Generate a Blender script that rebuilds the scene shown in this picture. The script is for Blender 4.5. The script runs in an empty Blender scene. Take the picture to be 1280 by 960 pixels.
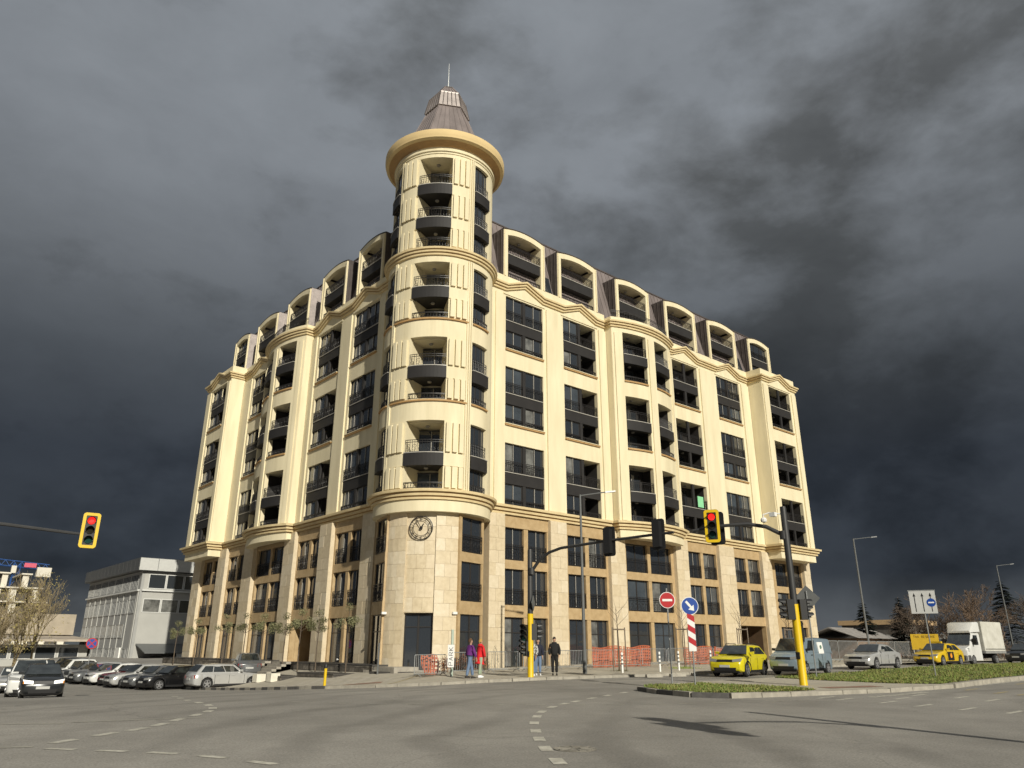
import bpy, bmesh, math, random
from mathutils import Vector, Matrix
R = math.radians
rnd = random.Random(11)
sc = bpy.context.scene
col = sc.collection

# ------------------------------------------------------------------ camera
yaw, pitch, roll = R(49.414), R(19.454), R(0.159)
fw = Vector((math.cos(yaw)*math.cos(pitch), math.sin(yaw)*math.cos(pitch), math.sin(pitch)))
r0 = Vector((math.sin(yaw), -math.cos(yaw), 0)); u0 = r0.cross(fw)
rr = math.cos(roll)*r0 + math.sin(roll)*u0; uu = -math.sin(roll)*r0 + math.cos(roll)*u0
cd = bpy.data.cameras.new('camera'); cam = bpy.data.objects.new('camera', cd); col.objects.link(cam)
cd.sensor_width = 36; cd.lens = 26.265; cd.clip_start = .1; cd.clip_end = 6000
cam.matrix_world = Matrix(((rr.x, uu.x, -fw.x, -27.16), (rr.y, uu.y, -fw.y, -40.61), (rr.z, uu.z, -fw.z, 1.6), (0, 0, 0, 1)))
sc.camera = cam

# ------------------------------------------------------------------ sun and storm sky
SUN_AZ, SUN_EL = 254.0, 27.0        # where the sun stands, degrees from +X counter-clockwise
ld = bpy.data.lights.new('sun', 'SUN'); ld.energy = 4.55; ld.angle = R(.53); ld.color = (1, .95, .82)
sun = bpy.data.objects.new('sun', ld); col.objects.link(sun)
sd = Vector((math.cos(R(SUN_AZ))*math.cos(R(SUN_EL)), math.sin(R(SUN_AZ))*math.cos(R(SUN_EL)), math.sin(R(SUN_EL))))
sun.rotation_euler = sd.to_track_quat('Z', 'Y').to_euler(); sun.location = (0, -60, 60)
w = bpy.data.worlds.new('World'); sc.world = w; w.use_nodes = True
nt = w.node_tree; N = nt.nodes; LK = nt.links
for n in list(N): N.remove(n)
def wn(t, **k):
    n = N.new(t)
    for a, b in k.items(): setattr(n, a, b)
    return n
out = wn('ShaderNodeOutputWorld')
tc = wn('ShaderNodeTexCoord')
sky = wn('ShaderNodeTexSky', sky_type='NISHITA', sun_disc=False, sun_elevation=R(SUN_EL), sun_rotation=R(90-SUN_AZ))
bg1 = wn('ShaderNodeBackground'); bg1.inputs['Strength'].default_value = .07
LK.new(sky.outputs[0], bg1.inputs['Color'])
sep = wn('ShaderNodeSeparateXYZ'); LK.new(tc.outputs['Generated'], sep.inputs[0])
def wmath(op, a, b=None, c=None):
    n = wn('ShaderNodeMath', operation=op)
    for i, v in enumerate((a, b, c)):
        if v is None: continue
        if isinstance(v, (int, float)): n.inputs[i].default_value = v
        else: LK.new(v, n.inputs[i])
    return n.outputs[0]
zc = wmath('MAXIMUM', sep.outputs[2], 0.0)
den = wmath('ADD', zc, .8)
cx_ = wmath('DIVIDE', sep.outputs[0], den); cy_ = wmath('DIVIDE', sep.outputs[1], den); cz_ = wmath('MULTIPLY', zc, 1.05)
cmb = wn('ShaderNodeCombineXYZ'); LK.new(cx_, cmb.inputs[0]); LK.new(cy_, cmb.inputs[1]); LK.new(cz_, cmb.inputs[2])
SKO = (3.2, 1.4, 1.3, 5.2)
def wnoise(scale, detail, rough, dist=0.0, off=(0, 0, 0)):
    mp = wn('ShaderNodeMapping'); LK.new(cmb.outputs[0], mp.inputs[0]); mp.inputs['Location'].default_value = off
    n = wn('ShaderNodeTexNoise'); n.inputs['Scale'].default_value = scale; n.inputs['Detail'].default_value = detail
    n.inputs['Roughness'].default_value = rough; n.inputs['Distortion'].default_value = dist
    LK.new(mp.outputs[0], n.inputs[0]); return n.outputs[0]
n1 = wnoise(3.0, 9, .52, .1, (SKO[0], SKO[1], .3)); n2 = wnoise(8.5, 8, .58, .2, (7.7, 2.1, 1)); n3 = wnoise(1.25, 3, .5, .1, (SKO[2], SKO[3], 2))
def ramp(val, pts):
    n = wn('ShaderNodeValToRGB'); e = n.color_ramp.elements
    while len(e) < len(pts): e.new(.5)
    for i, (p, c) in enumerate(pts): e[i].position = p; e[i].color = (*c, 1)
    LK.new(val, n.inputs[0]); return n.outputs[0]
def wmix(f, a, b_, mode='MIX'):
    n = wn('ShaderNodeMix', data_type='RGBA', blend_type=mode)
    if isinstance(f, (int, float)): n.inputs[0].default_value = f
    else: LK.new(f, n.inputs[0])
    LK.new(a, n.inputs[6]); LK.new(b_, n.inputs[7]); return n.outputs[2]
# high thin overcast, and a ragged lower deck of heavy cloud in front of it; both darken towards the horizon, with a paler strip at the very bottom
high = ramp(zc, [(0, (.095, .104, .114)), (.05, (.066, .074, .084)), (.085, (.031, .037, .047)), (.22, (.033, .039, .049)), (.33, (.062, .07, .08)), (.44, (.128, .14, .154)), (.56, (.198, .215, .236)), (1, (.24, .26, .282))])
heavy = ramp(zc, [(0, (.075, .082, .09)), (.05, (.05, .056, .064)), (.085, (.018, .022, .03)), (.22, (.021, .025, .032)), (.33, (.040, .0445, .049)), (.46, (.075, .081, .085)), (.62, (.115, .122, .127)), (1, (.14, .15, .155))])
def gmix(a, b_, k): return wmath('ADD', wmath('MULTIPLY', a, 1-k), wmath('MULTIPLY', b_, k))
mask = ramp(gmix(gmix(n1, n3, .34), n2, .16), [(.445, (1, 1, 1)), (.535, (0, 0, 0))])
inner = ramp(gmix(n1, n2, .45), [(.36, (.72, .72, .72)), (.5, (1, 1, 1)), (.64, (1.42, 1.42, 1.40))])
hv = wmix(1.0, heavy, inner, 'MULTIPLY')
soft = ramp(n2, [(.35, (.92, .92, .92)), (.65, (1.08, 1.08, 1.08))])
cloud = wmix(mask, wmix(1.0, high, soft, 'MULTIPLY'), hv)
bg2 = wn('ShaderNodeBackground'); bg2.inputs['Strength'].default_value = 1.12; LK.new(cloud, bg2.inputs['Color'])
ms = wn('ShaderNodeMixShader'); ms.inputs[0].default_value = .985
LK.new(bg1.outputs[0], ms.inputs[1]); LK.new(bg2.outputs[0], ms.inputs[2]); LK.new(ms.outputs[0], out.inputs[0])
vs = sc.view_settings; vs.view_transform = 'Standard'; vs.look = 'None'; vs.exposure = 0; vs.gamma = 1; vs.use_curve_mapping = False

# ------------------------------------------------------------------ materials
MATS = {}
def mat(name, c, rough=.7, metal=0, var=.12, scale=3.0, bump=0, bscale=40, emit=None, spec=.5, c2=None, ior=None, trans=0, streak=False, detail=5):
    if name in MATS: return MATS[name]
    m = bpy.data.materials.new(name); m.use_nodes = True; t = m.node_tree; b = t.nodes['Principled BSDF']
    b.inputs['Roughness'].default_value = rough; b.inputs['Metallic'].default_value = metal
    b.inputs['Specular IOR Level'].default_value = spec
    if ior: b.inputs['IOR'].default_value = ior
    if trans: b.inputs['Transmission Weight'].default_value = trans
    b.inputs['Base Color'].default_value = (*c, 1)
    if var > 0 or c2:
        g = t.nodes.new('ShaderNodeNewGeometry'); nz = t.nodes.new('ShaderNodeTexNoise')
        nz.inputs['Scale'].default_value = scale; nz.inputs['Detail'].default_value = detail; nz.inputs['Roughness'].default_value = .62
        if streak:
            mp = t.nodes.new('ShaderNodeMapping'); mp.inputs['Scale'].default_value = (1, 1, .16)
            t.links.new(g.outputs['Position'], mp.inputs[0]); t.links.new(mp.outputs[0], nz.inputs[0])
        else: t.links.new(g.outputs['Position'], nz.inputs[0])
        rp = t.nodes.new('ShaderNodeValToRGB'); e = rp.color_ramp.elements
        a = c2 or tuple(x*(1-var) for x in c); d = c if c2 else tuple(min(1, x*(1+var)) for x in c)
        e[0].position = .33; e[0].color = (*a, 1); e[1].position = .67; e[1].color = (*d, 1)
        t.links.new(nz.outputs[0], rp.inputs[0]); t.links.new(rp.outputs[0], b.inputs['Base Color'])
    if bump:
        g2 = t.nodes.new('ShaderNodeNewGeometry'); bz = t.nodes.new('ShaderNodeTexNoise'); bz.inputs['Scale'].default_value = bscale; bz.inputs['Detail'].default_value = 3
        t.links.new(g2.outputs['Position'], bz.inputs[0]); bp = t.nodes.new('ShaderNodeBump'); bp.inputs['Strength'].default_value = bump; bp.inputs['Distance'].default_value = .02
        t.links.new(bz.outputs[0], bp.inputs['Height']); t.links.new(bp.outputs[0], b.inputs['Normal'])
    if emit: b.inputs['Emission Color'].default_value = (*emit[:3], 1); b.inputs['Emission Strength'].default_value = emit[3]
    MATS[name] = m; return m

# ------------------------------------------------------------------ mesh builder
class MB:
    def __init__(s): s.v = []; s.f = []; s.m = []
    def add(s, vs, fs, m=0):
        o = len(s.v); s.v += [tuple(p) for p in vs]
        for f in fs: s.f.append(tuple(i+o for i in f)); s.m.append(m)
    def hexa(s, c, m=0):      # 8 corners: bottom 4 in order, top 4
        s.add(c, [(0, 3, 2, 1), (4, 5, 6, 7), (0, 1, 5, 4), (1, 2, 6, 5), (2, 3, 7, 6), (3, 0, 4, 7)], m)
    def box(s, x0, x1, y0, y1, z0, z1, m=0):
        s.hexa([(x0, y0, z0), (x1, y0, z0), (x1, y1, z0), (x0, y1, z0), (x0, y0, z1), (x1, y0, z1), (x1, y1, z1), (x0, y1, z1)], m)
    def fbox(s, F, t0, t1, d0, d1, z0, z1, m=0):
        s.hexa([F(t0, d0, z0), F(t1, d0, z0), F(t1, d1, z0), F(t0, d1, z0), F(t0, d0, z1), F(t1, d0, z1), F(t1, d1, z1), F(t0, d1, z1)], m)
    def arc(s, c, ra, rb, a0, a1, z0, z1, m=0, n=None, full=False):   # solid ring sector
        if n is None: n = max(2, int(abs(a1-a0)/5)+1)
        vs = []; k = n if full else n+1
        for i in range(k):
            a = R(a0+(a1-a0)*i/n); ca, sa = math.cos(a), math.sin(a)
            for r_, z_ in ((ra, z0), (rb, z0), (rb, z1), (ra, z1)): vs.append((c[0]+r_*ca, c[1]+r_*sa, z_))
        fs = []
        for i in range(n):
            p = 4*i; q = 4*((i+1) % k)
            for j in range(4): fs.append((p+j, p+(j+1) % 4, q+(j+1) % 4, q+j))
        if not full: fs += [(0, 3, 2, 1), (4*n, 4*n+1, 4*n+2, 4*n+3)]
        s.add(vs, fs, m)
    def lathe(s, c, prof, n=48, m=0, a0=0, a1=360, caps=True):       # prof: (r, z) from bottom to top
        full = abs(a1-a0) >= 359.9; k = n if full else n+1; vs = []; fs = []
        for r_, z_ in prof:
            for i in range(k):
                a = R(a0+(a1-a0)*i/n); vs.append((c[0]+r_*math.cos(a), c[1]+r_*math.sin(a), z_))
        for j in range(len(prof)-1):
            for i in range(n):
                i2 = (i+1) % k
                fs.append((j*k+i, j*k+i2, (j+1)*k+i2, (j+1)*k+i))
        if caps and full: fs += [tuple(range(k-1, -1, -1)), tuple((len(prof)-1)*k+i for i in range(k))]
        s.add(vs, fs, m)
    def tube(s, pts, rad, n=6, m=0, cap=True):
        pts = [Vector(p) for p in pts]; rad = rad if isinstance(rad, (list, tuple)) else [rad]*len(pts)
        vs = []; fs = []; up = None
        for i, p in enumerate(pts):
            d = (pts[min(i+1, len(pts)-1)]-pts[max(i-1, 0)]).normalized()
            if up is None:
                up = Vector((0, 0, 1)) if abs(d.z) < .9 else Vector((1, 0, 0))
            a = d.cross(up); a = a.normalized() if a.length > 1e-6 else d.orthogonal().normalized(); b = a.cross(d).normalized(); up = b
            for k in range(n):
                t = 2*math.pi*k/n; vs.append(p+(a*math.cos(t)+b*math.sin(t))*rad[i])
        for i in range(len(pts)-1):
            for k in range(n): k2 = (k+1) % n; fs.append((i*n+k, i*n+k2, (i+1)*n+k2, (i+1)*n+k))
        if cap: fs += [tuple(range(n-1, -1, -1)), tuple((len(pts)-1)*n+k for k in range(n))]
        s.add(vs, fs, m)
    def prism(s, poly, f0, f1, m=0):     # poly of 2D points, f0/f1 map a 2D point to 3D on each end
        n = len(poly); vs = [f0(*p) for p in poly]+[f1(*p) for p in poly]
        s.add(vs, [tuple(range(n)), tuple(range(2*n-1, n-1, -1))]+[(i, i+n, (i+1) % n+n, (i+1) % n) for i in range(n)], m)
    def loft(s, rings, m=0, closed=True, caps=True):
        n = len(rings[0]); vs = [p for r_ in rings for p in r_]; fs = []
        for i in range(len(rings)-1):
            for k in range(n if closed else n-1): k2 = (k+1) % n; fs.append((i*n+k, i*n+k2, (i+1)*n+k2, (i+1)*n+k))
        if caps: fs += [tuple(range(n-1, -1, -1)), tuple((len(rings)-1)*n+k for k in range(n))]
        s.add(vs, fs, m)
    def sweep(s, path, prof, zo=None, m=0):   # outward is to the right of the path's direction
        P = [Vector((p[0], p[1])) for p in path]; n = len(P); rings = []
        for i in range(n):
            da = (P[i]-P[i-1]).normalized() if i > 0 else (P[1]-P[0]).normalized()
            db = (P[i+1]-P[i]).normalized() if i < n-1 else da
            na = Vector((da.y, -da.x)); nb = Vector((db.y, -db.x)); nn = (na+nb)
            nn = nn.normalized()/max(.35, nn.normalized().dot(na)) if nn.length > 1e-5 else na
            z_ = zo[i] if zo else 0
            rings.append([(P[i].x+nn.x*d, P[i].y+nn.y*d, z+z_) for d, z in prof])
        s.loft(rings, m)
    def mesh(s, name, mats, smooth=None, recalc=True):
        me = bpy.data.meshes.new(name); me.from_pydata(s.v, [], s.f)
        for m in (mats if isinstance(mats, (list, tuple)) else [mats]): me.materials.append(m)
        if any(s.m): me.polygons.foreach_set('material_index', s.m)
        if recalc:
            b = bmesh.new(); b.from_mesh(me); bmesh.ops.recalc_face_normals(b, faces=b.faces); b.to_mesh(me); b.free()
        if smooth is not None:
            me.polygons.foreach_set('use_smooth', [True]*len(me.polygons)); me.set_sharp_from_angle(angle=R(smooth))
        me.update(); return me
    def build(s, name, mats, parent=None, smooth=None, recalc=True, loc=(0, 0, 0), rot=0):
        return put(name, s.mesh(name, mats, smooth, recalc), parent, loc, rot)
def put(name, me, parent=None, loc=(0, 0, 0), rot=0):
    o = bpy.data.objects.new(name, me); col.objects.link(o); o.location = loc
    o.rotation_euler = rot if isinstance(rot, (tuple, list)) else (0, 0, rot)
    if parent is not None: o.parent = parent
    return o
def tag(o, label, cat, group=None):
    o['label'] = label; o['category'] = cat
    if group: o['group'] = group
    return o
def thing(name, label, cat, loc=(0, 0, 0), rot=0, group=None):
    o = bpy.data.objects.new(name, None); col.objects.link(o); o.location = loc; o.rotation_euler = (0, 0, rot)
    o.empty_display_size = .3
    return tag(o, label, cat, group)
def dup(root, loc, rot, label=None, group=None):
    def cp(o, p):
        c = o.copy(); col.objects.link(c)
        if p is not None: c.parent = p
        for ch in o.children: cp(ch, c)
        return c
    r_ = cp(root, None); r_.location = loc; r_.rotation_euler = (0, 0, rot)
    if label: r_['label'] = label
    if group: r_['group'] = group
    return r_
def struct(o): o['kind'] = 'structure'; return o
def stuff(o): o['kind'] = 'stuff'; return o
def ss(a, b, x): t = min(1, max(0, (x-a)/(b-a))); return t*t*(3-2*t)
def g(x, y):      # the lie of the land: rises gently to the right, falls away along the left street
    return .1+.4*ss(-10, 30, x)-1.15*ss(-20, 18, y)*(1-ss(-8, -1, x))

CREAM = mat('cream_stucco', (.78, .695, .485), .85, scale=1.1, c2=(.655, .575, .385), bump=.12, bscale=60, streak=True, detail=7)
CREAM2 = mat('warm_cream_stucco', (.70, .53, .27), .8, var=.05, scale=.6)
TAN = mat('tan_moulding', (.42, .255, .105), .75, var=.08, scale=2)
STONE = mat('pale_travertine', (.66, .56, .40), .6, scale=3.4, c2=(.57, .475, .33), detail=9, bump=.15, bscale=14)
BROWN = mat('honey_travertine', (.49, .36, .20), .55, scale=2.2, c2=(.38, .265, .135), detail=9, bump=.1, bscale=14)
JOINT = mat('stone_joint', (.2, .15, .1), .9, var=0)
DARK = mat('anthracite_panel', (.027, .0255, .0255), .6, var=.1, scale=1.2, spec=.25)
FRAME = mat('dark_window_frame', (.03, .027, .026), .4, var=0)
IRON = mat('black_wrought_iron', (.018, .016, .016), .45, var=0)
LIGHTBAR = mat('pale_sill_metal', (.42, .40, .36), .4, var=0)
GLASS = mat('dark_glazing', (.028, .033, .04), .04, var=0, spec=.9, ior=1.75)
GLASS3 = mat('bluish_glazing', (.055, .066, .078), .06, spec=.9, var=.25, scale=.8, ior=1.75)
GLASS2 = mat('curtained_glazing', (.16, .16, .15), .08, spec=.9, var=.5, scale=1.3, ior=1.75)
ROOFM = mat('brown_zinc_roof', (.22, .185, .178), .5, metal=.2, var=.22, scale=1.1, streak=True)
ROOFP = mat('pale_zinc', (.42, .37, .35), .45, metal=.2, var=.18, scale=2)
ROOFD = mat('dark_zinc_cheek', (.075, .06, .055), .55, var=.2, scale=1.5)
STEEL = mat('galvanised_steel', (.36, .37, .37), .4, metal=.5, var=.1, scale=6)
WHITE = mat('white_paint', (.78, .77, .74), .55, var=.05, scale=3)
BLACK = mat('black_plastic', (.014, .014, .015), .5, var=0)
RUBBER = mat('tyre_rubber', (.02, .02, .02), .85, var=.2, scale=12)
# ================================================================== the corner apartment building
XL = -.2
BLD = thing('apartment_building', 'cream corner apartment block with a round clock tower and brown mansard dormers', 'building')
def FR(t, d, z): return (t, -d, z)
def FL(t, d, z): return (XL-d, t, z)
TC = (2.1, 1.95)
PAIRS = [(11.25, 15.82), (17.31, 21.82), (23.28, 27.7)]
B_R = dict(B1=(6.97, 10.88), B2=(13.2, 17.1), B4=(27.7, 31.6), B5=(34.8, 38.8), B6=(41.75, 45.85))
CORNM = mat('cornice_stucco', (.70, .57, .33), .8, scale=1.5, c2=(.60, .47, .26))

# ---- shared small meshes -------------------------------------------------------------
CACHE = {}
def railing_mesh(wd, h, key='r'):
    k = (key, round(wd, 2), round(h, 2))
    if k in CACHE: return CACHE[k]
    b = MB(); x = wd/2
    for z in (0.03, h*.82, h-.02): b.box(-x, x, -.02, .02, z-.018, z+.018)
    n = max(3, int(wd/.17))
    for i in range(n+1):
        px = -x+2*x*i/n; b.box(px-.012, px+.012, -.012, .012, 0, h)
    m = max(1, int(wd/.42)); hh = h*.75
    for i in range(m):      # wrought scrolls
        cx = -x+2*x*(i+.5)/m; rad = min(.17, x/m*.8)
        for cz, rd, a0, a1 in ((hh*.64, rad, -60, 250), (hh*.3, rad*.8, 120, 430)):
            pts = [(cx+rd*(1-.35*q/8)*math.cos(R(a0+(a1-a0)*q/8)), -.015, cz+rd*(1-.35*q/8)*math.sin(R(a0+(a1-a0)*q/8))) for q in range(9)]
            b.tube(pts, .016, 3, cap=False)
    CACHE[k] = b.mesh('railing', IRON); return CACHE[k]
def arc_railing_mesh(r, half, h):
    k = ('ar', round(r, 2), round(half, 1), round(h, 2))
    if k in CACHE: return CACHE[k]
    b = MB()
    for z in (.03, h*.8, h-.02): b.arc((0, 0), r-.018, r+.018, -half, half, z-.018, z+.018)
    ln = 2*R(half)*r; n = max(4, int(ln/.17))
    for i in range(n+1):
        a = R(-half+2*half*i/n); b.tube([(r*math.cos(a), r*math.sin(a), 0), (r*math.cos(a), r*math.sin(a), h)], .013, 4, cap=False)
    m = max(2, int(ln/.4))
    for i in range(m):
        am = R(-half+2*half*(i+.5)/m); rd = .15
        for cz, a0, a1 in ((h*.5, -60, 250), (h*.26, 120, 430)):
            pts = []
            for q in range(9):
                ph = R(a0+(a1-a0)*q/8); s_ = rd*(1-.3*q/8); aa = am+s_*math.cos(ph)/r
                pts.append((r*math.cos(aa), r*math.sin(aa), cz+s_*.8*math.sin(ph)))
            b.tube(pts, .015, 3, cap=False)
    CACHE[k] = b.mesh('railing', IRON); return CACHE[k]
def frame_mesh(wd, h, leaves, tr=0):
    k = ('f', round(wd, 2), round(h, 2), leaves, tr)
    if k in CACHE: return CACHE[k]
    b = MB(); x = wd/2; e = .07
    b.box(-x, -x+e, -.05, .05, 0, h); b.box(x-e, x, -.05, .05, 0, h)
    b.box(-x+e, x-e, -.05, .05, 0, e); b.box(-x+e, x-e, -.05, .05, h-e, h)
    for i in range(1, leaves):
        px = -x+2*x*i/leaves; b.box(px-.055, px+.055, -.045, .045, e, h-e)
    if tr:
        b.box(-x+e, x-e, -.04, .04, tr-.03, tr+.03)
    elif leaves == 2 and wd < 2.0: b.box(-.018, .018, -.075, -.046, e, h-e, 1)
    CACHE[k] = b.mesh('window', [FRAME, LIGHTBAR]); return CACHE[k]
def pane_mesh(wd, h, key, m):
    k = ('p', round(wd, 2), round(h, 2), key)
    if k in CACHE: return CACHE[k]
    b = MB(); b.box(-wd/2+.05, wd/2-.05, -.005, .02, .05, h-.05); CACHE[k] = b.mesh('pane', m); return CACHE[k]
def sill_mesh(wd):
    k = ('s', round(wd, 2))
    if k in CACHE: return CACHE[k]
    b = MB(); b.box(-wd/2, wd/2, -.05, .03, 0, .05); CACHE[k] = b.mesh('sill', LIGHTBAR); return CACHE[k]
WCOUNT = 0
def window(p, rot, wd, h, leaves=2, rail=0, tr=0, parent=BLD, curtain=None, raild=-.16):
    """a glazed unit: p is the middle of its foot, local -y looks outward"""
    global WCOUNT; WCOUNT += 1
    o = put('window', frame_mesh(wd, h, leaves, tr), parent, p, rot)
    cur = (rnd.random() < .2) if curtain is None else curtain
    if cur and leaves == 2:
        hw = (wd)/2
        a = put('pane', pane_mesh(hw, h, 'c', GLASS2), o, (-hw/2, 0, 0)); c = put('pane', pane_mesh(hw, h, 'g', GLASS), o, (hw/2, 0, 0))
    else:
        ww = wd/leaves
        gk = rnd.choice((('g', GLASS), ('g', GLASS), ('b', GLASS3)))
        for i in range(leaves): put('pane', pane_mesh(ww, h, *gk), o, (-wd/2+ww*(i+.5), 0, 0), (R(rnd.uniform(-.5, .5)), 0, R(rnd.uniform(-.9, .9))))
    if rail: put('railing', railing_mesh(wd-.04, rail), o, (0, raild, .02))
    return o
LAMPM = None
def ceiling_lamp(p, parent=BLD):
    if 'lamp' not in CACHE:
        b = MB(); b.lathe((0, 0), [(.12, -.10), (.15, -.06), (.15, 0)], 10); CACHE['lamp'] = b.mesh('ceiling_lamp', mat('lamp_grey', (.3, .28, .25), .5, var=0))
    put('ceiling_lamp', CACHE['lamp'], parent, p)

LOGM = [CREAM, mat('dark_loggia_interior', (.035, .032, .03), .5, var=.1)]  # dark glazed backs; the cheeks take it too, recess shade put into their colour
wall = MB(); loggia = MB()
def one(name, m, fn, *a, **k):
    q = MB(); fn(q, *a, **k); return q.build(name, m, BLD)
WROT = {'R': 0.0, 'L': R(-90)}

def bay(side, t0, t1, d, kinds, pairs=PAIRS):
    """one vertical bay: for each pair of storeys two windows over two, a dark cross between; kinds: 'w' glazed, 'o' open loggia"""
    F = FR if side == 'R' else FL; rot = WROT[side]; tm = (t0+t1)/2
    for (z0, z1) in pairs:
        za, zb = z0+1.55, z0+2.37
        if any(k == 'o' for k in kinds):
            a = t0 if kinds[0] == 'o' else tm+.15; c = t1 if kinds[1] == 'o' else tm-.15
            a_, c_ = a-.02, c+.02; lg = MB(); dk = MB()
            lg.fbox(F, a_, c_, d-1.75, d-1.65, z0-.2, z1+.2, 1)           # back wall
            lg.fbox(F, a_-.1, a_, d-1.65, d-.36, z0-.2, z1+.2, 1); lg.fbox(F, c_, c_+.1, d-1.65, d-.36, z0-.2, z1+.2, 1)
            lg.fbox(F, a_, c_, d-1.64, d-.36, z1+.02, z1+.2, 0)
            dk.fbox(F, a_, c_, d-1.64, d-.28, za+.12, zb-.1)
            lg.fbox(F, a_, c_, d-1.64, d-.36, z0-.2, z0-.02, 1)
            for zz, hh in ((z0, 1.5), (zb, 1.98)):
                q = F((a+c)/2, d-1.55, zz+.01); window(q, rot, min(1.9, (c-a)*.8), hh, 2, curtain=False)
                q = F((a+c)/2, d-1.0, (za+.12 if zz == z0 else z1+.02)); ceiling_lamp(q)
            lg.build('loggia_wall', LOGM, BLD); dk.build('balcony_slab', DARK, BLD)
        # the dark cross: spandrel and mullion
        wob = MB()
        wob.fbox(F, t0, t1, d-.27, d-.06, za, zb)
        wob.fbox(F, tm-.15, tm+.15, d-.25, d-.08, z0, za); wob.fbox(F, tm-.15, tm+.15, d-.25, d-.08, zb, z1)
        wob.build('spandrel_panel', DARK, BLD)
        put('sill', sill_mesh(t1-t0), BLD, F(tm, d-.06, zb), rot)
        for k, (a, c) in zip(kinds, ((t0, tm-.15), (tm+.15, t1))):
            for zz, hh, rl in ((z0, 1.55, .42), (zb+.05, z1-zb-.05, .82)):
                q = F((a+c)/2, d-.2, zz)
                if k == 'w': window(q, rot, c-a, hh, 2, rl)
                else: put('railing', railing_mesh(c-a-.04, rl), BLD, F((a+c)/2, d-.1, zz+.02), rot)
        if z0 > 12:
            q = MB(); q.fbox(F, t0-.03, t1+.03, d+.003, d+.12, z0-.17, z0-.052); q.build('window_sill', TAN, BLD)
            q = MB(); q.fbox(F, t0-.03, t1+.03, d+.003, d+.16, z0-.05, z0-.005); q.build('window_sill', CREAM, BLD)

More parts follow.
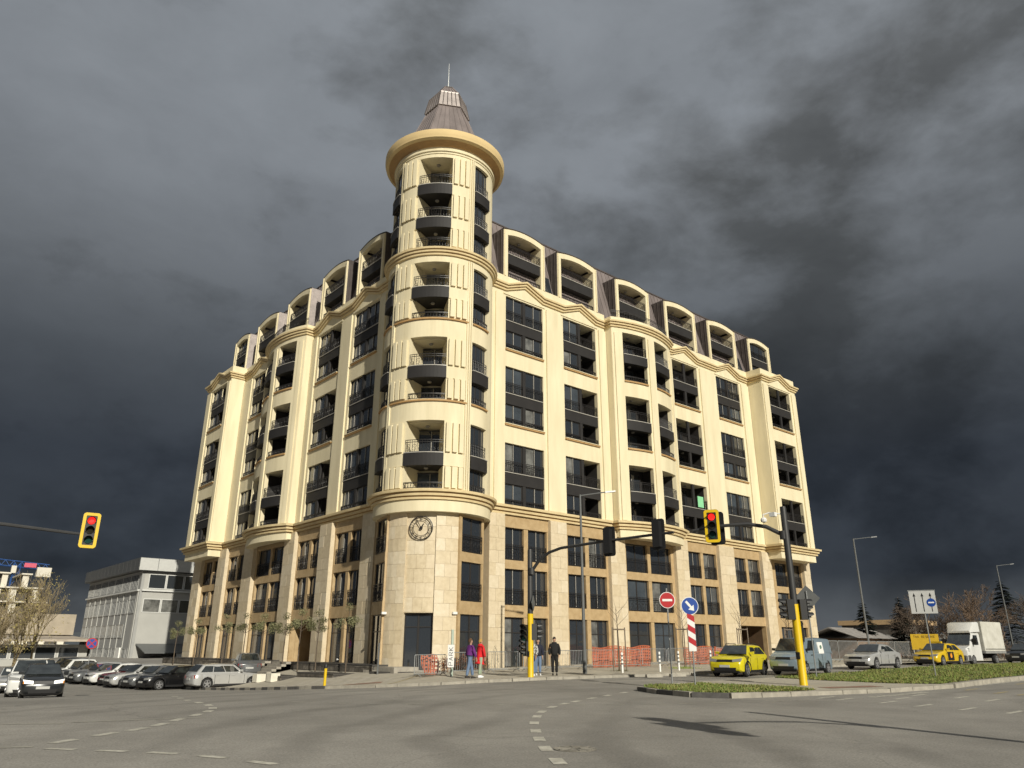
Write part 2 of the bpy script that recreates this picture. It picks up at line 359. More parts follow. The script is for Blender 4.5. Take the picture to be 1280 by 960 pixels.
def slab(F, t0, t1, d, z0, z1, mb=None): (mb or wall).fbox(F, t0, t1, d-.35, d, z0, z1)
def bands(F, t0, t1, d):
    for z0, z1 in ((15.82, 17.31), (21.82, 23.28), (27.7, 29.45)): slab(F, t0, t1, d, z0, z1)
for side, F in (('R', FR), ('L', FL)):
    piers = [(4.9, 6.97), (10.88, 13.2), (17.1, 18.36), (26.48, 27.7)]
    if side == 'R': piers += [(31.6, 34.8), (38.8, 40.5)]; flat = ['B1', 'B2', 'B4', 'B5']; proud = (40.5, 47.1, 1.7); pw = B_R['B6']
    else: piers += [(31.6, 34.0)]; flat = ['B1', 'B2', 'B4']; proud = (34.0, 40.6, 1.5); pw = (35.15, 39.1)
    for a, c in piers: slab(F, a, c, 0, 11.25, 29.45)
    for a, c in ((11.22, 12.86), (17.44, 18.3), (26.55, 27.36), (31.94, 34.46 if side == 'R' else 33.95)) + (((39.14, 40.45),) if side == 'R' else ()):
        wall.fbox(F, a, c, .003, .13, 11.26, 27.75)
    wall.fbox(F, 5.9, 6.62, .003, .1, 11.26, 27.75)
    kinds = dict(B1='ww', B2='wo', B4='oo', B5='ww', B6='oo')
    if side == 'L': kinds = dict(B1='ww', B2='ow', B4='ww', B6='ow')
    for b_ in flat:
        t0, t1 = B_R[b_]; bands(F, t0, t1, 0); bay(side, t0, t1, 0, kinds[b_])
    a, c, d = proud
    slab(F, a, pw[0], d, 11.25, 29.45); slab(F, pw[1], c, d, 11.25, 29.45); bands(F, pw[0], pw[1], d)
    wall.fbox(F, a, a+.3, -.3, d-.352, 11.25, 29.45); wall.fbox(F, c-.3, c, -.3, d-.352, 11.25, 29.45)
    wall.fbox(F, a+.1, pw[0]-.34, d+.003, d+.12, 11.26, 27.75); wall.fbox(F, pw[1]+.34, c-.1, d+.003, d+.12, 11.26, 27.75)
    bay(side, pw[0], pw[1], d, kinds['B6'])
    # thin pediment line above each bay
    for t0, t1, dd in [(*B_R[b_], 0) for b_ in flat]+[(*pw, d)]:
        wall.fbox(F, t0-.25, t1+.25, dd+.003, dd+.07, 27.82, 27.94)
    # the underside box below the proud end bay
    wall.fbox(F, a+.02, c-.02, .3, d+.02, 9.86, 10.52)
    # bow in the middle of the facade
    tm = 22.42; cr = 9.19; c2 = F(tm, -7.49, 0)[:2]
    base = -90 if side == 'R' else 180
    def A(lo, hi): return (base+lo, base+hi) if side == 'R' else (base-hi, base-lo)
    def warc(mb, r_a, r_b, lo, hi, z0, z1, m=0): mb.arc(c2, r_a, r_b, *A(lo, hi), z0, z1, m, n=max(3, int(abs(hi-lo)/2.2)))
    for lo, hi in ((-26.2, -19.7), (-3.7, 3.7), (19.7, 26.2)): warc(wall, cr-.35, cr, lo, hi, 11.25, 29.1)
    for lo, hi in ((-24.8, -22.3), (-2.2, 2.2), (22.3, 24.8)): warc(wall, cr+.003, cr+.09, lo, hi, 11.26, 27.6)
    for s_ in (-1, 1):
        e = tm+s_*4.07; lo, hi = sorted((e, e-s_*.36)); wall.fbox(F, lo, hi, -.35, .40, 11.25, 29.1)
        wall.fbox(F, e-.002 if s_ < 0 else e-.3, e+.3 if s_ < 0 else e+.002, .402, .72, 11.25, 29.1)
    for lo, hi in ((-19.7, -3.7), (3.7, 19.7)):
        for z0, z1 in ((15.82, 17.31), (21.82, 23.28), (27.7, 29.1)): warc(wall, cr-.35, cr, lo, hi, z0, z1)
        mid = (lo+hi)/2; am = R(base+mid if side == 'R' else base-mid)
        for z0, z1 in PAIRS:
            sp = MB(); warc(sp, cr-.34, cr+.1, lo+.05, hi-.05, z0+1.55, z0+2.35); sp.build('spandrel_panel', DARK, BLD)
            sl = MB(); warc(sl, cr-.1, cr+.13, lo+.05, hi-.05, z0+2.352, z0+2.40); sl.build('sill', LIGHTBAR, BLD)
            if z0 > 12: one('window_sill', TAN, warc, cr+.003, cr+.12, lo, hi, z0-.17, z0-.05)
            for zz, h in ((z0, .42), (z0+2.4, .85)):
                put('railing', arc_railing_mesh(cr-.04, 7.9, h), BLD, (*c2, zz+.02), am)
    # loggias behind the bow's openings
    for z0, z1 in PAIRS:
        lg = MB()
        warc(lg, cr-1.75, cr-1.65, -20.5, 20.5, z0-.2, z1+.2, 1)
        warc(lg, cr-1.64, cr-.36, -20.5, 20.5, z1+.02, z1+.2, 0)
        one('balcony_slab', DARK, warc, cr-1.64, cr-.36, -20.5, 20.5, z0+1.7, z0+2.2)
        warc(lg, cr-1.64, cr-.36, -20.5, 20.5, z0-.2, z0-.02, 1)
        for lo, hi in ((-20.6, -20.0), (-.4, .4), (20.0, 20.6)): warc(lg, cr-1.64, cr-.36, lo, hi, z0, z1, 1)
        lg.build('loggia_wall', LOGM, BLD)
        for mid in (-11.7, 11.7):
            am = R(base+(mid if side == 'R' else -mid)); px, py = c2[0]+(cr-1.55)*math.cos(am), c2[1]+(cr-1.55)*math.sin(am)
            for zz, h in ((z0, 1.55), (z0+2.25, 2.0)): window((px, py, zz), am+R(90), 1.9, h, 2, curtain=False)
            lx, ly = c2[0]+(cr-.95)*math.cos(am), c2[1]+(cr-.95)*math.sin(am)
            ceiling_lamp((lx, ly, z1+.02)); ceiling_lamp((lx, ly, z0+1.7))
    # drum under the bow
    warc(wall, cr-.9, cr+.03, -26.3, 26.3, 9.9, 10.52); wall.fbox(F, tm-4.05, tm+4.05, .30, .78, 9.95, 10.50)

# ---- tower ---------------------------------------------------------------------------
TR = 3.95
def tarc(mb, ra, rb, a0, a1, z0, z1, m=0, n=None): mb.arc(TC, ra, rb, a0, a1, z0, z1, m, n or max(2, int(abs(a1-a0)/3.5)))
UP = [(28.85, 31.35, 30.45), (31.35, 34.2, 33.3), (34.2, 36.6, None)]
for a0, a1 in ((125, 152), (178, 206), (244, 272), (298, 331)): tarc(wall, TR-.35, TR, a0, a1, 11.25, 28.6)
for z0, z1 in ((15.82, 17.31), (21.82, 23.28), (27.62, 28.6)):
    for a0, a1 in ((152, 178), (206, 244), (272, 298)): tarc(wall, TR-.35, TR, a0, a1, z0, z1)
tarc(wall, TR-.5, TR-.15, 125, 485, 28.6, 37.4) if False else None
TU = 3.85
for a0, a1 in ((298, 512), (178, 206), (244, 272)): tarc(wall, TU-.35, TU, a0, a1, 28.6, 37.4)
for a0, a1 in ((152, 178), (206, 244), (272, 298)): tarc(wall, TU-.35, TU, a0, a1, 36.55, 37.4); tarc(wall, TU-.35, TU, a0, a1, 28.6, 28.85)
def pilasters(r_, z0, z1):
    for c0 in (195.2, 254.8):
        p = MB()
        for k in range(3):
            a = c0-9.0+k*6.4; tarc(p, r_+.003, r_+.19, a, a+4.5, z0+.05, z1-.05, n=2)
        p.build('pilaster', CREAM, BLD)
def strips(r_, z0, z1):
    for a in (180.0, 182.6, 264.5, 267.2, 269.6): tarc(wall, r_+.003, r_+.09, a, a+1.5, z0, z1, n=1)
strips(TR, 11.26, 28.0); strips(TU, 28.9, 36.8)
def arcwin_mesh(r_, half, h):
    k = ('aw', r_, half, round(h, 2))
    if k not in CACHE:
        b = MB()
        b.arc((0, 0), r_-.09, r_, -half, half, 0, .07, n=4); b.arc((0, 0), r_-.09, r_, -half, half, h-.07, h, n=4)
        for f in (-1, -.34, .34, 1):
            a = half*f; wd = .9; b.arc((0, 0), r_-.085, r_-.005, a-wd*(1 if f > 0 else 0 if f == -1 else .5)*1.2, a+wd*(0 if f == 1 else 1 if f == -1 else .5)*1.2, .07, h-.07, n=1)
        p = MB(); p.arc((0, 0), r_-.06, r_-.03, -half+.5, half-.5, .06, h-.06, n=6)
        CACHE[k] = (b.mesh('window', FRAME), p.mesh('pane', GLASS))
    return CACHE[k]
def arcwin(r_, ang, half, z0, h, rail):
    f_, p_ = arcwin_mesh(r_, half, h)
    o = put('window', f_, BLD, (*TC, z0), R(ang)); put('pane', p_, o)
    if rail: put('railing', arc_railing_mesh(r_+.16, half-.3, rail), o, (0, 0, .02))
def tower_storeys(r_, z0, zs, ze, z1, first, lower=True):
    """lower storey z0..zs, dark band zs..ze, upper storey ze..z1 (ze None: a single top storey)"""
    for ang in (165, 285):
        if lower: arcwin(r_-.2, ang, 13, z0, zs-z0, .45 if first else .8)
        if ze:
            sp = MB(); tarc(sp, r_-.3, r_+.12, ang-12.9, ang+12.9, zs, ze); sp.build('spandrel_panel', DARK, BLD)
            sl = MB(); tarc(sl, r_-.1, r_+.15, ang-12.9, ang+12.9, ze+.002, ze+.05); sl.build('sill', LIGHTBAR, BLD)
            if z1: arcwin(r_-.2, ang, 13, ze+.05, z1-ze-.05, .85)
    if ze:
        sp = MB(); tarc(sp, r_-.34, r_+.14, 206.05, 243.95, zs, ze-.02); sp.build('spandrel_panel', DARK, BLD)
        one('balcony_slab', DARK, tarc, 1.9, r_-.36, 204, 246, zs+.1, ze-.08)
        for a in (178, 244): tarc(wall, r_+.003, r_+.06, a+6.5 if a == 178 else a+.05, a+27.9 if a == 178 else a+20.5, zs, ze)
        sl = MB(); tarc(sl, r_-.12, r_+.17, 206.1, 243.9, ze-.018, ze+.03); sl.build('sill', LIGHTBAR, BLD)
    am = R(225)
    for zz, h, rl in (((z0, zs-z0, .4 if first else .8),) if lower else ())+(((ze+.03, z1-ze-.03, .85),) if ze and z1 else ()):
        put('railing', arc_railing_mesh(r_-.02, 18.7, rl), BLD, (*TC, zz+.03), am)
        pilasters(r_, zz, zz+h)
        px, py = TC[0]+(1.98)*math.cos(R(229)), TC[1]+1.98*math.sin(R(229)); window((px, py, zz), R(319), 1.9, min(2.2, h-.08), 2, curtain=False)
for z0, z1 in PAIRS:
    tower_storeys(TR, z0, z0+1.5, z0+2.35, z1-.1, True)
    if z0 > 12: one('window_sill', TAN, tarc, TR+.003, TR+.12, 184, 266, z0-.17, z0-.06)
    for ang in (165, 285):
        if z0 > 12: one('window_sill', TAN, tarc, TR+.003, TR+.12, ang-13, ang+13, z0-.17, z0-.06)
    ceiling_lamp((TC[0]-2.0, TC[1]-2.0, z0+1.6)); ceiling_lamp((TC[0]-2.0, TC[1]-2.0, z1-.1))
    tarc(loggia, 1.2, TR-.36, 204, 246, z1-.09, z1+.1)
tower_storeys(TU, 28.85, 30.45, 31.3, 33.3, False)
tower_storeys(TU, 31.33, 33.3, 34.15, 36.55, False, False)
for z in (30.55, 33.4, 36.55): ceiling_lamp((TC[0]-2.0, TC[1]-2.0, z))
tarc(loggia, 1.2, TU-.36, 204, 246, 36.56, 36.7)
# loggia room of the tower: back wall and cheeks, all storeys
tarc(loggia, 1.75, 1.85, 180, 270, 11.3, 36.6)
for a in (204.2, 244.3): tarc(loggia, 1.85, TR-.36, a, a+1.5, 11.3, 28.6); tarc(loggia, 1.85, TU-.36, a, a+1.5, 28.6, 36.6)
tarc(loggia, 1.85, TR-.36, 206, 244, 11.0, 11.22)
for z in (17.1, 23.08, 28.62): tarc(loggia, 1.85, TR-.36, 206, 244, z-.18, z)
# inner core so that no daylight leaks through the tower
core = MB(); core.arc(TC, 0.05, 1.7, 0, 360, 9.9, 37.3, n=24, full=True); core.build('tower_core', CREAM, BLD)
# crowning cornice, in turned rings
cor = MB(); cor.lathe(TC, [(3.4, 36.86), (TU+.06, 36.86), (TU+.06, 37.0), (TU+.16, 37.03), (TU+.16, 37.2), (TU+.05, 37.24), (TU+.08, 37.42)], 72); cor.build('cornice', CREAM, BLD, smooth=40)
cor = MB(); cor.lathe(TC, [(3.3, 37.43), (TU+.14, 37.43), (TU+.22, 37.5), (TU+.42, 37.62), (TU+.62, 37.66)], 72); cor.build('cornice', TAN, BLD, smooth=50)
cor = MB(); cor.lathe(TC, [(3.3, 37.67), (TU+.72, 37.67), (TU+.86, 37.76), (TU+.9, 37.95), (TU+.93, 38.02), (TU+.93, 38.4), (TU+.86, 38.46), (3.2, 38.5)], 72); cor.build('cornice', CREAM2, BLD, smooth=40)
# drum under the tower
tarc(wall, 2.6, TR+.06, 125, 331, 9.78, 10.52, n=60)

# ---- plan path of the building's outline, left end to right end -----------------------------
def outline(off=0):
    P = []
    def L(t, d): P.append(FL(t, d, 0)[:2])
    def Rr(t, d): P.append(FR(t, d, 0)[:2])
    L(40.6, 0); L(40.6, 1.5); L(34.0, 1.5); L(34.0, 0)
    cL = FL(22.42, -7.49, 0)[:2]; L(26.49, 0); n = 14
    for i in range(n+1):
        a = R(180-26.3+52.6*i/n); P.append((cL[0]+9.19*math.cos(a), cL[1]+9.19*math.sin(a)))
    L(18.35, 0)
    for i in range(49):
        a = R(126.2+(330-126.2)*i/48); P.append((TC[0]+TR*math.cos(a), TC[1]+TR*math.sin(a)))
    Rr(18.35, 0); cR = FR(22.42, -7.49, 0)[:2]
    for i in range(n+1):
        a = R(-90-26.3+52.6*i/n); P.append((cR[0]+9.19*math.cos(a), cR[1]+9.19*math.sin(a)))
    Rr(26.49, 0); Rr(40.5, 0); Rr(40.5, 1.7); Rr(47.1, 1.7); Rr(47.1, -3)
    return P
OUT = outline()
def rect(d0, d1, z0, z1): return [(d0, z0), (d1, z0), (d1, z1), (d0, z1)]
low = MB(); low.sweep(OUT, [(-.2, 10.53), (.18, 10.53), (.2, 10.66), (-.2, 10.66)]); low.sweep(OUT, [(-.2, 10.75), (.3, 10.75), (.33, 10.90), (-.2, 10.90)])
low.sweep(OUT, [(-.2, 10.99), (.48, 10.99), (.5, 11.12), (.5, 11.16), (-.2, 11.246)]); low.build('cornice', CORNM, BLD)
lowt = MB(); lowt.sweep(OUT, rect(-.18, .16, 10.662, 10.748)); lowt.sweep(OUT, rect(-.18, .3, 10.902, 10.988)); lowt.build('cornice_band', TAN, BLD)
# upper cornice with a peak over every flat bay; the path gets the extra points of the peaks
def upper():
    pts = []; zo = []
    peaksR = [(6.97, 10.88), (13.2, 17.1), (27.7, 31.6), (34.8, 38.8)]; peaksL = [(27.7, 31.6), (13.2, 17.1), (6.97, 10.88)]
    def push(p, z): pts.append(p); zo.append(z)
    def peak(F, t0, t1, d, rev=False):
        tm = (t0+t1)/2; s = [(tm-2.0, 0), (tm-.35, .68), (tm, .72), (tm+.35, .68), (tm+2.0, 0)]
        s = [(tm-1.95, 0), (tm, .76), (tm+1.95, 0)]
        for t, z in (reversed(s) if rev else s): push(F(t, d, 0)[:2], z)
    O = OUT; k = 0
    push(O[0], 0); push(O[1], 0); peak(FL, 35.15, 39.1, 1.5, True); push(O[2], 0); push(O[3], 0)
    peak(FL, 27.7, 31.6, 0, True)
    for i in range(4, 21): push(O[i], 0)
    peak(FL, 13.2, 17.1, 0, True); peak(FL, 6.97, 10.88, 0, True)
    for i in range(21, 70): push(O[i], 0)
    peak(FR, 6.97, 10.88, 0); peak(FR, 13.2, 17.1, 0)
    for i in range(70, 87): push(O[i], 0)
    peak(FR, 27.7, 31.6, 0); peak(FR, 34.8, 38.8, 0)
    push(O[87], 0); push(O[88], 0); peak(FR, 41.75, 45.85, 1.7); push(O[89], 0); push(O[90], 0)
    return pts, zo
UPT, UZ = upper()
up = MB(); up.sweep(UPT, [(-.2, 28.12), (.13, 28.12), (.15, 28.24), (-.2, 28.24)], UZ); up.sweep(UPT, [(-.2, 28.32), (.25, 28.32), (.27, 28.44), (-.2, 28.44)], UZ)
up.sweep(UPT, [(-.2, 28.52), (.36, 28.52), (.38, 28.66), (-.2, 28.74)], UZ); up.build('cornice', CORNM, BLD)
upt = MB(); upt.sweep(UPT, rect(-.18, .11, 28.242, 28.318), UZ); upt.sweep(UPT, rect(-.18, .23, 28.442, 28.518), UZ); upt.build('cornice_band', TAN, BLD)

# ---- lower three storeys in stone -------------------------------------------------------------
base = MB()
PILL_R = [(5.35, 6.75), (11.15, 12.8), (17.6, 19.35), (25.9, 27.6), (32.25, 34.6), (39.3, 40.9), (47.0, 48.2)]
PILL_L = [(4.95, 6.75), (11.35, 13.2), (17.6, 19.5), (25.8, 27.9), (32.4, 34.3), (38.9, 41.0)]
BW = [(6.97, 11.05), (13.2, 17.4), (19.8, 25.55), (27.95, 32.15), (35.0, 39.25), (42.0, 46.9)]
BWL = [(7.1, 11.15), (13.35, 17.45), (19.85, 25.5), (28.1, 32.2), (34.45, 38.75)]
SLABS = []      # (distance, mesh builder args) of the stone slabs
CAMP = Vector((-27.16, -40.61, 1.6))
def slabs_on(F, t0, t1, d, z0, z1, rowh=.83, cols=(.58, .42)):
    n = round((z1-z0)/rowh); h = (z1-z0)/n
    for i in range(n):
        cc = cols if i % 2 == 0 else tuple(reversed(cols)); a = t0
        for q in cc:
            b_ = a+(t1-t0)*q; e = rnd.uniform(-.006, .01)
            SLABS.append(((Vector(F((a+b_)/2, d, z0+h*i))-CAMP).length/math.sqrt((b_-a)*h), F, a+.006, b_-.006, d, d+.022+e, z0+h*i+.006, z0+h*(i+1)-.006)); a = b_
for side, F, pil, bw in (('R', FR, PILL_R, BW), ('L', FL, PILL_L, BWL)):
    rot = WROT[side]
    for i, (a, c) in enumerate(pil):
        base.fbox(F, a, c, -.5, .31, -1.2, 10.5, 0)
        slabs_on(F, a, c, .312, .35, 10.45)
    for i, (a, c) in enumerate(bw):
        tm = (a+c)/2; pa = max(p[1] for p in pil if p[1] <= a+.6); pc = min(p[0] for p in pil if p[0] >= c-.6)
        wdw = [(a, tm-.2), (tm+.2, c)]
        passage = (side == 'R' and i == 4) or (side == 'L' and i == 1)
        rows = [(.35, 3.58, 0), (4.37, 6.8, 0), (7.4, 9.66, 0)]
        # spandrels, jambs and mullion of the brown stone
        for z0, z1 in ((3.58, 4.37), (6.8, 7.4), (9.66, 10.5)): base.fbox(F, pa-.01, pc+.01, -.45, 0 if z0 < 9 else .02, z0, z1, 1)
        for z0, z1, _ in rows:
            base.fbox(F, pa-.01, a, -.45, -.004, z0, z1, 1); base.fbox(F, c, pc+.01, -.45, -.004, z0, z1, 1)
            if not (passage and z0 < 1): base.fbox(F, tm-.2, tm+.2, -.45, -.03, z0, z1, 1)
        base.fbox(F, pa, pc, -.5, .02, -1.2, .35, 0)
        for z0, z1, _ in rows:
            if passage and z0 < 1:
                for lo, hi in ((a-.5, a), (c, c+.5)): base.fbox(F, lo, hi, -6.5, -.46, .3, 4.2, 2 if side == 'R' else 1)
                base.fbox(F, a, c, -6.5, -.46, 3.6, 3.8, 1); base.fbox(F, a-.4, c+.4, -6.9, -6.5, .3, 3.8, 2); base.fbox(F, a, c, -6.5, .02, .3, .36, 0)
                continue
            for lo, hi in wdw:
                q = F((lo+hi)/2, -.26, z0+.03)
                window(q, rot, hi-lo-.02, z1-z0-.04, 2, 0 if z0 < 1 else 1.05, 2.2 if z0 < 1 else 0, raild=.0 if z0 < 1 else -.2)
# tower foot
def tpan(a0, a1, r_, z0=.1, z1=9.8): tarc(base, 1.5, r_, a0, a1, z0, z1, 0)
for a0, a1, r_ in ((186, 209.5, 3.56), (240.5, 266, 3.56)): tpan(a0, a1, r_, -.4)
tarc(base, 1.5, 3.44, 209.5, 240.5, 3.62, 9.8, 0)
tarc(base, 1.2, 3.3, 130, 186, -.5, 9.8, 1); tarc(base, 1.2, 3.3, 266, 328, -.5, 9.8, 1)
def arc_slabs(a0, a1, r_, z0, z1, rowh, cuts):
    n = round((z1-z0)/rowh); h = (z1-z0)/n
    for i in range(n):
        cc = cuts if i % 2 == 0 else tuple(reversed(cuts)); a = a0
        for q in cc:
            b_ = a+(a1-a0)*q; e = rnd.uniform(-.006, .008)
            SLABS.append((3, 'arc', a+.10, b_-.10, r_+.002, r_+.024+e, z0+h*i+.006, z0+h*(i+1)-.006)); a = b_
arc_slabs(186, 209.5, 3.56, .2, 9.75, .82, (.4, .6)); arc_slabs(240.5, 266, 3.56, .2, 9.75, .82, (.62, .38)); arc_slabs(209.5, 240.5, 3.44, 3.66, 9.75, .82, (.3, .32, .38))
for z0, z1 in ((4.37, 6.8), (7.4, 9.62), (.35, 3.58)):
    for ang in (164, 286):
        px, py = TC[0]+3.34*math.cos(R(ang)), TC[1]+3.34*math.sin(R(ang))
        fr = MB(); window((px, py, z0), R(ang+90), 2.15, z1-z0, 2, 0 if z0 < 1 else 1.1, 2.2 if z0 < 1 else 0)
for ang in (164, 286):
    for z0, z1 in ((3.58, 4.37), (6.8, 7.4), (9.62, 9.8)):
        n_ = Vector((math.cos(R(ang)), math.sin(R(ang)), 0)); t_ = Vector((-n_.y, n_.x, 0)); o_ = Vector((*TC, 0))
        def FT(t, d, z): return tuple(o_+n_*d+t_*t+Vector((0, 0, z)))
        base.fbox(FT, -1.3, 1.3, 2.9, 3.48, z0, z1, 1)
    for s_ in (-1, 1): base.fbox(FT, s_*1.08, s_*1.32, 2.9, 3.46, -.4, 9.75, 1)
door = window((TC[0]+3.1*math.cos(R(225)), TC[1]+3.1*math.sin(R(225)), .35), R(315), 1.75, 3.2, 2, 0, 2.45, curtain=False); door.name = 'entrance_door'
base.build('stone_wall', [STONE, BROWN, mat('passage_shade', (.10, .06, .03), .8)], BLD)  # last tone: passage backs and right cheeks, inner shade put into the colour
SLABS.sort(key=lambda q: q[0])
rest = MB()
SM = [STONE, mat('travertine_warm', (.64, .54, .375), .6, scale=3.6, c2=(.53, .435, .29), detail=9, bump=.15, bscale=14), mat('travertine_light', (.70, .61, .46), .6, scale=3.2, c2=(.60, .51, .36), detail=9, bump=.15, bscale=14)]
for i, q in enumerate(SLABS):
    b_ = MB() if i < 298 else rest; k = rnd.choice((0, 0, 1, 2))
    if q[1] == 'arc': b_.arc(TC, q[4], q[5], q[2], q[3], q[6], q[7], 0, n=2)
    else: b_.fbox(*q[1:], 0 if b_ is not rest else k)
    if b_ is not rest: b_.build('stone_slab', SM[k], BLD)
if rest.v: stuff(rest.build('stone_cladding', SM, BLD))

wall.build('wall', CREAM, BLD); loggia.build('loggia_wall', LOGM, BLD)

# ---- clock -------------------------------------------------------------------------------------
clk = MB(); ca = R(225); cn = Vector((math.cos(ca), math.sin(ca), 0)); ct = Vector((math.sin(ca)*-1, math.cos(ca), 0))
CO = Vector((*TC, 8.78))+cn*3.53
def CK(u, v, d=0): return tuple(CO+ct*u+Vector((0, 0, v))+cn*d)
for r_, rd in ((.73, .034), (.5, .018)):
    clk.tube([CK(r_*math.cos(R(a)), r_*math.sin(R(a)), .05) for a in range(0, 361, 10)], rd, 6, cap=False)
clk.tube([CK(0, 0, 0), CK(0, 0, .1)], .1, 10)
CLK = clk.build('clock', IRON, BLD)
nums = ['XII', 'I', 'II', 'III', 'IIII', 'V', 'VI', 'VII', 'VIII', 'IX', 'X', 'XI']
for h in range(12):      # Roman numerals as bars standing radially
    nb = MB(); a = R(90-30*h); rad = Vector((math.cos(a), math.sin(a))); tg = Vector((rad.y, -rad.x)); s = nums[h]; wch = .052; x = -wch*(len(s)-1)/2
    def seg(x0, v0, x1, v1, r_=.010):
        p = rad*(.63+v0)+tg*x0; q = rad*(.63+v1)+tg*x1; nb.tube([CK(p.x, p.y, .05), CK(q.x, q.y, .05)], r_, 4)
    for ch in s:
        if ch == 'I': seg(x, -.11, x, .11)
        elif ch == 'V': seg(x-.025, .11, x, -.11); seg(x+.025, .11, x, -.11)
        else: seg(x-.025, .11, x+.025, -.11); seg(x+.025, .11, x-.025, -.11)
        x += wch
    nb.build('clock_numeral', IRON, CLK)
for a, l, r_ in ((R(90+32), .58, .028), (R(90-33), .34, .04)):
    hb = MB(); hb.tube([CK(-.1*math.cos(a), -.1*math.sin(a), .1), CK(l*.7*math.cos(a), l*.7*math.sin(a), .1), CK(l*math.cos(a), l*math.sin(a), .1)], [r_*.6, r_, .006], 5); hb.build('clock_hand', IRON, CLK)

